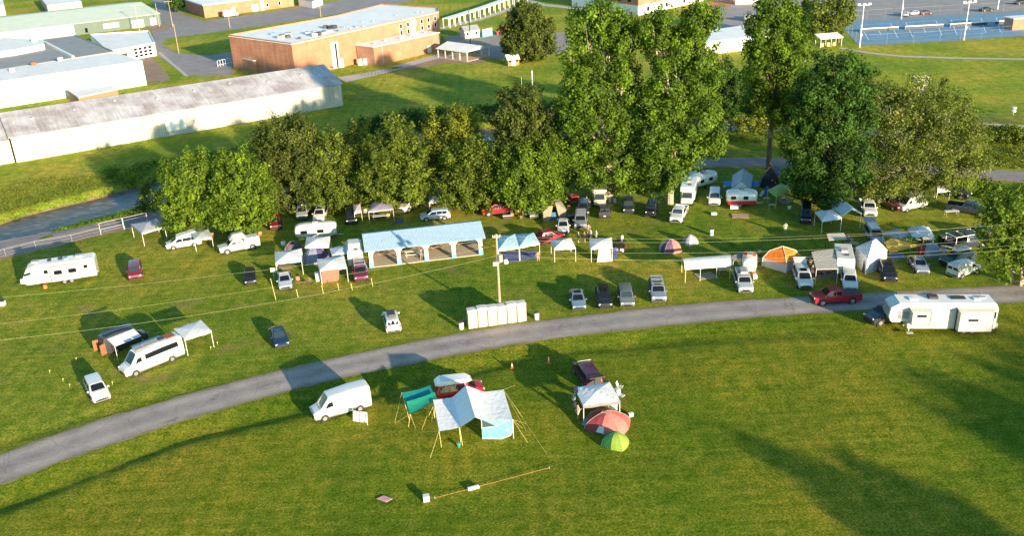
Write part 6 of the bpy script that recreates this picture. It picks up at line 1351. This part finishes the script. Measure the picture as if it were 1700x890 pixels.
# ================================================================ PEOPLE
def person(label,c,face,shirt,trousers,pose='stand',h=1.74,hair=(.05,.035,.025),bare=False,group='people at the camp',arm=0.15):
    p=G(*c); t=thing('person',label,'person',p,face,group); k=h/1.74
    def V_(x,y,z): return (x*k,y*k,z*k)
    sit=pose=='sit'
    hip=.52 if sit else .93; dz=hip-.93
    P_={'pel':V_(0,0,hip),'ch':V_(.02,0,hip+.30),'nk':V_(.02,0,hip+.50),'hd0':V_(.03,0,hip+.60),'hd1':V_(.03,0,hip+.74)}
    for s,n in ((1,'l'),(-1,'r')):
        P_['hp'+n]=V_(0,s*.10,hip-.04)
        if sit: P_['kn'+n]=V_(.42,s*.12,.50); P_['an'+n]=V_(.45,s*.12,.09); P_['to'+n]=V_(.62,s*.13,.04)
        else:
            st=.05*s; P_['kn'+n]=V_(.03+st,s*.11,.49); P_['an'+n]=V_(.0+st,s*.12,.09); P_['to'+n]=V_(.17+st,s*.13,.04)
        P_['sh'+n]=V_(.01,s*.19,hip+.46); P_['el'+n]=V_(.02,s*(.25+arm*.3),hip+.20); P_['wr'+n]=V_(.16+arm*.3,s*(.24+arm*.1),hip+.0+arm); P_['ha'+n]=V_(.22+arm*.3,s*(.23+arm*.1),hip-.05+arm)
    rad=dict(pel=.135,ch=.135,nk=.055,hd0=.075,hd1=.095,hp=.10,kn=.062,an=.042,to=.035,sh=.065,el=.043,wr=.03,ha=.034)
    E_=[('pel','ch'),('ch','nk'),('nk','hd0'),('hd0','hd1')]
    for n in 'lr': E_+=[('pel','hp'+n),('hp'+n,'kn'+n),('kn'+n,'an'+n),('an'+n,'to'+n),('nk','sh'+n),('sh'+n,'el'+n),('el'+n,'wr'+n),('wr'+n,'ha'+n)]
    def skin(nm,edges,ex,mat,color=None):
        names=[]; 
        for a,b in edges:
            for q in (a,b):
                if q not in names: names.append(q)
        me=bpy.data.meshes.new(nm); me.from_pydata([P_[q] for q in names],[(names.index(a),names.index(b)) for a,b in edges],[]); me.materials.append(M[mat]); ob=obj(nm,me,t,color)
        md=ob.modifiers.new('skin','SKIN'); 
        if not me.skin_vertices: pass
        for i,q in enumerate(names):
            r_=rad.get(q) or rad[q[:-1]]; r_=(r_+ex)*k; sv_=me.skin_vertices[0].data[i]; sv_.radius=(r_,r_*(1.25 if q in('ch','pel') else 1)); sv_.use_root=(i==0)
        ss=ob.modifiers.new('sub','SUBSURF'); ss.levels=1; ss.render_levels=2; return ob
    try:
        skin('body',E_,0,'skin')
        if not bare: skin('shirt',[('pel','ch'),('ch','nk')]+[('nk','sh'+n) for n in 'lr']+[('sh'+n,'el'+n) for n in 'lr'],.018,'fabric',shirt)
        skin('trousers',[('pel','hp'+n) for n in 'lr']+[('hp'+n,'kn'+n) for n in 'lr'],.02,'fabric',trousers)
    except Exception as ex: print('person fail',ex)
    m=MB(); c0=Vector(P_['hd1'])+Vector((-.015,0,.02))*k
    rings=[[c0+Vector((math.cos(a)*.115*math.cos(v)-.01,math.sin(a)*.10*math.cos(v),math.sin(v)*.115))*k for a in [2*math.pi*i/12 for i in range(12)]] for v in (0,.5,1.0,1.4)]
    m.loft(rings).build('hair','fabric',t,smooth=70,color=hair)
    m=MB(); hx=Vector(P_['hd1'])
    for s in (-1,1): m.box(hx+Vector((.088,s*.035,-.0))*k,(.02*k,.02*k,.015*k))
    m.box(hx+Vector((.10,0,-.03))*k,(.035*k,.025*k,.04*k)).box(hx+Vector((.085,0,-.065))*k,(.02*k,.05*k,.01*k)); m.build('face_features','skin',t)
    return t
PP='people standing in a group behind the canopies'
person('person in a teal shirt, leftmost of the standing group behind the small white canopy',(960,403),R(10),(.03,.30,.26),(.10,.12,.16),group=PP)
person('person in a reddish brown shirt, second from left in the standing group',(970,403),R(60),(.28,.12,.10),(.25,.20,.18),group=PP)
person('person in a white shirt in the middle of the standing group',(981,399),R(200),(.75,.75,.75),(.05,.06,.12),group=PP)
person('person in a cream shirt at the right end of the standing group',(990,400),R(180),(.72,.68,.55),(.40,.34,.26),group=PP)
person('person in a tan shirt at the back of the standing group beside the grey vehicle',(977,390),R(-90),(.45,.30,.22),(.2,.15,.13),group=PP)
person('person in pale clothes sitting beside the near white canopy and the red tent',(959,696),R(30),(.62,.42,.32),(.60,.45,.36),arm=.3)
person('person in a blue shirt bending beside the dark side of the near white canopy',(952,676),R(0),(.12,.38,.50),(.08,.09,.14),h=1.7,arm=.3)
person('person in a pale green shirt standing left of the orange cabin tent',(1260,432),R(-60),(.50,.62,.52),(.25,.10,.08))
person('person in light clothes standing alone in the shade near the overhead wires',(1303,388),R(-90),(.55,.60,.45),(.4,.42,.3))
person('person in a white shirt beside the white camper van minivan near the gable tent',(1203,322),R(-90),(.65,.70,.75),(.3,.35,.4))
person('person in dark clothes sitting in the shade beside the white minivan tailgate',(1348,454),R(-60),(.08,.07,.08),(.30,.16,.12),pose='sit')
# ================================================================ SMALL THINGS
def chair(label,c,rz,col,group='camp chairs'):
    p=G(*c); t=thing('camp_chair',label,'camp chair',p,rz,group)
    MB().slab([(-.25,-.27,.40),(.27,-.27,.44),(.27,.27,.44),(-.25,.27,.40)],.03).build('seat','fabric',t,color=col); MB().slab([(-.25,-.27,.42),(-.25,.27,.42),(-.42,.27,.95),(-.42,-.27,.95)],.03).build('backrest','fabric',t,color=col)
    for sx in (-1,1):
        for sy in (-1,1): MB().tube((sx*.28,sy*.28,0),(-sx*.1,sy*.26,.5),.014,None,5).build('leg','dark',t)
    for s in (-1,1): MB().box((0,s*.31,.62),(.5,.05,.03)).build('armrest','dark',t)
    return t
for l,c,rz,col in [('white folding chair at the right side of the near white canopy',(1032,663),-40,(.8,.8,.78)),('second white folding chair, further right by the near white canopy',(1030,648),-20,(.8,.78,.7)),('brown camp chair below the maroon dome tent, left one',(497,472),-60,(.30,.16,.09)),('brown camp chair below the maroon dome tent, right one',(512,474),-120,(.34,.20,.10)),('dark camp chair under the beige awning, left one',(1362,459),-80,(.05,.05,.06)),('dark camp chair under the beige awning, right one',(1376,457),-100,(.09,.08,.09)),('red camp chair behind the small beige awning',(1408,402),-90,(.45,.06,.04)),('tan camp chair at the camp kitchen behind the tall white tent',(1416,408),-70,(.50,.36,.24)),('white camp chair under the white pyramid canopy',(1524,402),-90,(.7,.7,.7)),('blue camp chair below the pink sheet canopy at its right edge',(1021,424),-90,(.05,.08,.30)),('yellow camp chair right of the bright red pickup',(862,358),-90,(.6,.45,.1)),('white camp chair in the shade left of the pink sheet canopy',(985,424),-90,(.30,.30,.32)),('orange camp chair by the rear of the orange panelled camper',(1252,458),-90,(.6,.3,.15)),('dark camp chair inside the long white canopy',(1163,452),-90,(.10,.10,.12))]: chair(l,c,R(rz),col)
def table(label,c,rz,w_,d_,col,h=.74,group='camp tables',items=0):
    p=G(*c); t=thing('camp_table',label,'camp table',p,rz,group); MB().box((0,0,h),(w_,d_,.05)).build('table_top','fabric',t,color=col)
    for sx in (-1,1):
        for sy in (-1,1): MB().tube((sx*w_*.42,sy*d_*.4,0),(sx*w_*.42,sy*d_*.4,h),.018,None,5).build('leg','steel',t)
    return t
for l,c,rz,w_,d_,col in [('white folding table under the open grey purple canopy',(632,365),8,2.4,.8,(.62,.62,.62)),('white folding table under the long white canopy',(1201,455),10,1.6,.8,(.72,.68,.55)),('white folding table under the white pyramid canopy',(1541,404),-20,1.6,.9,(.70,.70,.70)),('cluttered camp kitchen table behind the tall white tent',(1413,412),0,1.8,.8,(.55,.42,.30)),('cream table under the second light blue canopy',(868,414),0,1.6,.8,(.65,.60,.45)),('white low table left of the lime canopy leg',(1272,336),0,1.0,.5,(.60,.60,.58)),('white tray table in the shade below the lime canopy',(1281,347),0,1.0,.5,(.45,.48,.46))]: table(l,c,R(rz),w_,d_,col)
def cooler(label,c,rz,col,s=(.7,.45,.4),lid=(.75,.75,.75),group='coolers and boxes',nm='cooler',cat='cooler'):
    p=G(*c); t=thing(nm,label,cat,p,rz,group); MB().box((0,0,s[2]/2),s).build('cooler_body','paint',t,color=col,bevel=.03); MB().box((0,0,s[2]+.03),(s[0]*1.04,s[1]*1.04,.07)).build('lid','paint',t,color=lid,bevel=.02)
for l,c,rz,col,s in [('white box alone on the near field left of the orange line',(708,832),10,(.75,.72,.62),(.55,.5,.5)),('small pale cooler on the grass right of the red tent',(1047,692),20,(.45,.48,.42),(.5,.35,.35)),('white cooler on the grass in front of the white minivan near the motorhome',(1185,356),0,(.75,.72,.6),(.85,.6,.25)),('white cooler right of the white tray table in the shade',(1310,347),0,(.70,.70,.72),(.5,.4,.35)),('white cooler beside the dark brown low tent',(471,407),0,(.7,.72,.75),(.6,.5,.5)),('white box at the left foot of the canopy with the brown screen',(529,466),20,(.72,.70,.68),(.8,.7,1.1)),('orange cooler by the bright red pickup',(851,358),0,(.7,.25,.08),(.5,.4,.4)),('dark boxes stack under the tailgate of the bright red pickup',(842,363),10,(.06,.06,.06),(1.4,.6,.5))]: cooler(l,c,R(rz),col,s)

for l,c,fc,sh,tr_,ps in [('person in a dark shirt standing under the beige awning of the white camper',(1370,452),-1.2,(.05,.06,.09),(.12,.10,.09),'stand'),('person in a red shirt standing beside the beige awning near the minivan tailgate',(1344,447),-.8,(.40,.06,.05),(.08,.08,.10),'stand'),('person sitting in a tan shirt right of the bright red pickup',(868,362),-2.2,(.45,.38,.26),(.10,.10,.12),'sit'),('person in a grey shirt standing at the camp kitchen behind the tall white tent',(1407,410),.5,(.30,.31,.33),(.10,.10,.14),'stand'),('person in a white shirt under the white pyramid canopy',(1534,402),-1.6,(.62,.62,.62),(.15,.13,.12),'sit'),('person in a blue shirt standing inside the blue roofed pavilion',(700,432),-1.5,(.08,.16,.36),(.25,.22,.18),'stand'),('person in dark clothes standing left of the motorhome under the tallest sycamore',(974,343),-1.5,(.06,.05,.06),(.10,.10,.12),'stand'),('person in an orange shirt between the two light blue canopies and the utility pole',(893,432),-1.5,(.60,.28,.16),(.60,.50,.45),'sit')]:
    person(l,c,fc,sh,tr_,ps)
for l,c,rz,col in [('tan camp chair beside the pale table left of the tan motorhome',(978,345),-90,(.5,.42,.30)),('white camp chair under the leaves left of the black hatchback',(1022,340),-70,(.6,.58,.52)),('rust coloured camp chair behind the tan wall tent',(944,352),-110,(.40,.14,.07)),('black camp chair between the white minivan and the beige awning',(1352,461),-60,(.03,.03,.04)),('grey camp chair behind the white minivan tailgate',(1345,436),-100,(.20,.20,.22)),('pale camp chair beneath the grey canopy by the pipe fence',(242,392),-90,(.5,.5,.45)),('dark camp chair beneath the grey canopy by the pipe fence',(252,387),-60,(.06,.06,.07)),('dark camp chair behind the navy wall of the near white canopy',(962,684),-20,(.05,.05,.06)),('green camp chair under the near white canopy',(990,678),-90,(.06,.16,.10)),('brown camp chair under the leaves right of the pop up minivan',(352,398),-90,(.35,.18,.10)),('orange camp chair under the leaves right of the white pickup with the rooftop tent',(432,396),-90,(.6,.28,.12)),('wooden coloured chair below the open camp canopy',(645,366),-90,(.5,.33,.15)),('cream camp chair under the trees right of the black crossover',(607,357),-90,(.66,.58,.40)),('dark camp chair beside the black pointed tent',(1292,322),-100,(.05,.06,.10)),('red camp chair near the rust coloured trailer at the far pickup',(1589,350),-90,(.40,.08,.05)),('white camp chair among the gear right of the blue grey round tent',(1566,425),-120,(.6,.6,.6))]: chair(l,c,R(rz),col)
for l,c,rz,w_,d_,col in [('pale camp table left of the tan motorhome',(973,339),10,1.3,.8,(.66,.64,.58)),('dark table under the near white canopy',(998,670),15,1.6,.8,(.10,.09,.08)),('grey table among the camp gear at the small van',(1572,418),-10,1.8,.8,(.36,.37,.38)),('white table at the edge of the far pickup trailer',(1579,358),0,2.0,.7,(.66,.70,.72)),('wooden table under the beige awning of the white camper',(1368,458),5,1.8,.8,(.38,.28,.20))]: table(l,c,R(rz),w_,d_,col)
for l,c,rz,col,s in [('grey storage box behind the near white canopy beside the folding chairs',(1024,653),30,(.45,.44,.40),(.6,.5,.4)),('blue cooler beside the pink sheet canopy',(1019,428),0,(.03,.06,.35),(.7,.5,.45)),('dark crate stack between the wall tent and the grey utility vehicle',(951,367),10,(.06,.06,.07),(1.6,1.0,1.0)),('white crate by the rear wheel of the silver wagon',(1253,463),0,(.7,.68,.62),(.5,.5,.5)),('dark storage bins among the gear left of the framed pickup',(1570,404),0,(.05,.05,.06),(1.8,1.2,1.1)),('brown crate between the black pointed tent and the broad dark tree',(1300,333),0,(.28,.20,.14),(.6,.5,.4))]: cooler(l,c,R(rz),col,s,lid=tuple(min(1,x*1.3+.02) for x in col))
p=G(455,462); t=thing('notice_board','small white board on a stake left of the silver blue car','sign',p,R(-10)); MB().tube((0,0,0),(0,0,1.2),.03).build('stake','white',t); MB().box((0,0,1.2),(.7,.04,.6)).build('board','white',t)
# folding panels by cargo van
p=G(599,700); t=thing('folding_screen','white folding panels leaning beside the rear wheel of the white cargo van','folding screen',p,R(-20)); 
for x,r_,y in ((-.45,0,.0),(.35,.35,.0)):
    o=MB().slab([(x-.35,-.15,0),(x+.35,-.15+r_*.3,0),(x+.35,.1+r_*.3,1.05),(x-.35,.1,1.05)],.03).build('panel','fabric',t,color=(.75,.73,.70))
MB().tube((.7,.1,1.0),(1.0,-.5,.05),.04,None,6).build('prop','white',t)
# toilets
tl0=W(778,547); tl1=W(875,533.5); d=(tl1-tl0); hd=ang(tl0,tl1); dn=d.normalized(); back=Vector((-dn.y,dn.x,0)); names=['leftmost','second from left','third from left','fourth from left','fifth from left','rightmost']
proto=None
for k in range(6):
    wk_=d.length/6; p=tl0+dn*(wk_*(k+.5))+back*.62; p.z=0
    t=thing('portable_toilet','beige portable toilet, '+names[k]+' of the six beside the road',"portable toilet",p,hd+math.pi,'row of beige portable toilets beside the road')
    if proto is None:
        body=MB().box((0,0,1.05),(1.10,1.12,2.1)).mesh('cabin','toilet'); 
        rib=MB(); 
        for x in (-.5,-.25,0,.25,.5): rib.box((x,-.575,1.05),(.05,.04,1.9))
        for x in (-.5,0,.5): rib.box((x,.575,1.05),(.05,.04,1.9))
        for s in (-1,1):
            for y in (-.4,0,.4): rib.box((s*.565,y,1.05),(.04,.06,1.9))
        ribs=rib.mesh('ribs','toilet'); rf=MB().loft([[Vector((x,-.60*c_2,2.1+.0)),Vector((x,-.45*c_2,2.1+.2*c_2)),Vector((x,.45*c_2,2.1+.2*c_2)),Vector((x,.60*c_2,2.1))] for x,c_2 in ((-.58,.9),(-.45,1),(.45,1),(.58,.9))]).mesh('roof','toilet_roof',smooth=30)
        dr=MB().box((0,.58,1.0),(.72,.04,1.85)).mesh('door','toilet_roof'); vent=MB().tube((-.35,-.35,2.1),(-.35,-.35,2.32),.05,None,8).mesh('vent_pipe','grey'); proto=(body,ribs,rf,dr,vent)
    for nm,me in zip(('cabin','ribs','roof','door','vent_pipe'),proto): obj(nm,me,t)
    t.rotation_euler.z+=0.02*(k%3-1); t.scale.z=1.04+.03*((k*2)%3-1)
def bin_(label,c,lid='dark'):
    p=G(*c); t=thing('trash_can',label,'trash can',p,0,'trash cans by the portable toilets'); MB().tube((0,0,0),(0,0,.85),.27,.31,16).build('can_body','white',t); MB().tube((0,0,.85),(0,0,.98),.33,.25,16).build('lid',lid,t)
bin_('white trash can with a dark lid left of the portable toilets',(766,546)); bin_('white trash can with a dark lid right of the portable toilets',(891,530))
p=G(1181,390); t=thing('steel_barrel','pale barrel with a teal band standing on the grass near the wires','barrel',p); MB().tube((0,0,0),(0,0,.9),.3,None,16).build('barrel_body','white',t); MB().tube((0,0,.15),(0,0,.45),.305,None,16).build('band','teal_plastic',t); MB().tube((0,0,.9),(0,0,.93),.31,None,16).build('lid','dark',t)
for l,c in (('orange traffic cone on the grass left of the maroon minivan',(911,603)),('orange traffic cone right of the near white tarp shelter, farther up the field',(850,611))):
    p=G(*c); t=thing('traffic_cone',l,'traffic cone',p,0,'orange traffic cones'); MB().box((0,0,.02),(.38,.38,.04)).build('cone_base','orange',t); MB().tube((0,0,.04),(0,0,.7),.15,.03,12).build('cone','orange',t); MB().tube((0,0,.35),(0,0,.48),.096,.073,12).build('band','white',t)
# small lawn lights / flags (yellow dots)
fl=[(127,599),(105,634),(116,643),(187,639),(350,581),(361,573),(83,620),(1085,466),(1090,468)]
fn=['behind the lone white car','left of the lone white car, upper one','left of the lone white car, lower one','between the lone white car and the camper van','right of the white flat topped canopy, near one','right of the white flat topped canopy, far one','farthest left on the lower lawn','x','y']
for c,nm in list(zip(fl,fn))[:7]:
    p=G(*c); t=thing('marker_flag','tiny yellow marker flag '+nm,'marker flag',p,0,'yellow marker flags'); MB().tube((0,0,0),(0,0,.4),.02,None,5).build('stake','yellow',t); MB().box((.05,0,.34),(.13,.02,.10)).build('flag','yellow',t)
# yellow stakes in front of the pavilion camp
for i,(b,tp) in enumerate([((458,498),463),((495,494),481),((537,488),475),((563,483),471),((585,482),471),((619,476),463)]):
    p=G(*b); h=hfor(p,tp); t=tag(MB().tube((0,0,0),(-.08 if i else -.25,0,h),.035,.035,8).box((-.08 if i else -.25,0,h),(.13,.13,.06)).build('marker_post','yellow'),['tall leaning yellow post left of the silver blue car','short yellow post right of the silver blue car','yellow post in front of the brown screen canopy','yellow post between the brown screen and the maroon vehicle','yellow post in front of the maroon vehicle','yellow post at the left foot of the blue pavilion'][i],'post','yellow posts in front of the camp'); t.location=p
# orange line with a white box
o=G(814,805); t=thing('orange_line','long orange line pegged low across the near field with a white reel in its middle','rope',o); a=G(722,829)-o; b=G(912,779)-o; mdl=G(786,813)-o
MB().path([a+Vector((0,0,.1)),mdl+Vector((0,0,.14)),b+Vector((0,0,.12))],.012,5).build('line','cord',t); MB().box(mdl+Vector((0,0,.16)),(1.05,.32,.24),ang(a,b)).build('reel_box','white',t,bevel=.04)
for q in (a,b): MB().tube((q.x,q.y,0),(q.x,q.y,.25),.03).build('peg','steel',t)
t=thing('rubber_stone','small pale object at the far left edge of the grass','box',G(3,507)); MB().box((0,0,.3),(.9,.6,.6)).build('box_body','offwhite',t); MB().box((0,0,.62),(.95,.65,.06)).build('lid','dark',t)
# ---------------------------------------------------------------- overhead wires
pb_=G(831,530); up_.location
def wire(label,a,b,sag,r=.009,n=26):
    m=MB(); pts=[]
    for i in range(n+1):
        u=i/n; p=a.lerp(b,u); p.z-=sag*4*u*(1-u); pts.append(p)
    c=pts[0].copy(); m.path([p-c for p in pts],r,4); o=m.build('overhead_wire','wire'); o.location=c; return tag(o,label,'wire','overhead wires')
def top(px,py,z): return W(px,py,z)
A0=Vector((pb_.x,pb_.y,0))
def at(z,dx=0): return Vector((pb_.x+dx,pb_.y,z))
wire('lowest overhead wire running left from the utility pole down to the left edge',at(8.3),W(-70,572,8.0),1.2)
wire('overhead wire running left above the lowest one past the yellow posts',at(9.6),W(-70,545,8.2),.9,.007)
wire('overhead wire running left over the blue pavilion toward the red car',at(10.5),W(-70,500,8.4),.6,.008)
wire('topmost overhead wire running right from the pole toward the large canopies',at(10.7,.3),W(1790,362,9.5),1.2,.007)
wire('second overhead wire running right just below the topmost one',at(10.3,.3),W(1790,356,8.6),1.6,.009)
wire('third overhead wire running right over the dome tents',at(8.9,.3),W(1790,385,8.5),1.2,.008)
wire('lowest overhead wire running right above the parked cars',at(8.4,.3),W(1790,405,8.5),1.4,.008)
wire('second lowest overhead wire on the right over the long white canopy',at(8.1,.3),W(1790,398,8.1),1.2,.008)

for q,l in ((W(-70,572,8.0),'wooden pole carrying the lowest left wire beyond the left edge'),(W(-70,545,8.2),'wooden pole carrying the middle left wire beyond the left edge'),(W(-70,500,8.4),'wooden pole carrying the upper left wire beyond the left edge')):
    t=thing('utility_pole',l,'utility pole',(q.x,q.y,0),0,'utility poles'); MB().tube((0,0,0),(0,0,q.z+.5),.16,.11,10).build('pole','pole_wood',t); MB().box((0,0,q.z-.05),(1.2,.1,.1)).build('cross_arm','pole_wood',t)
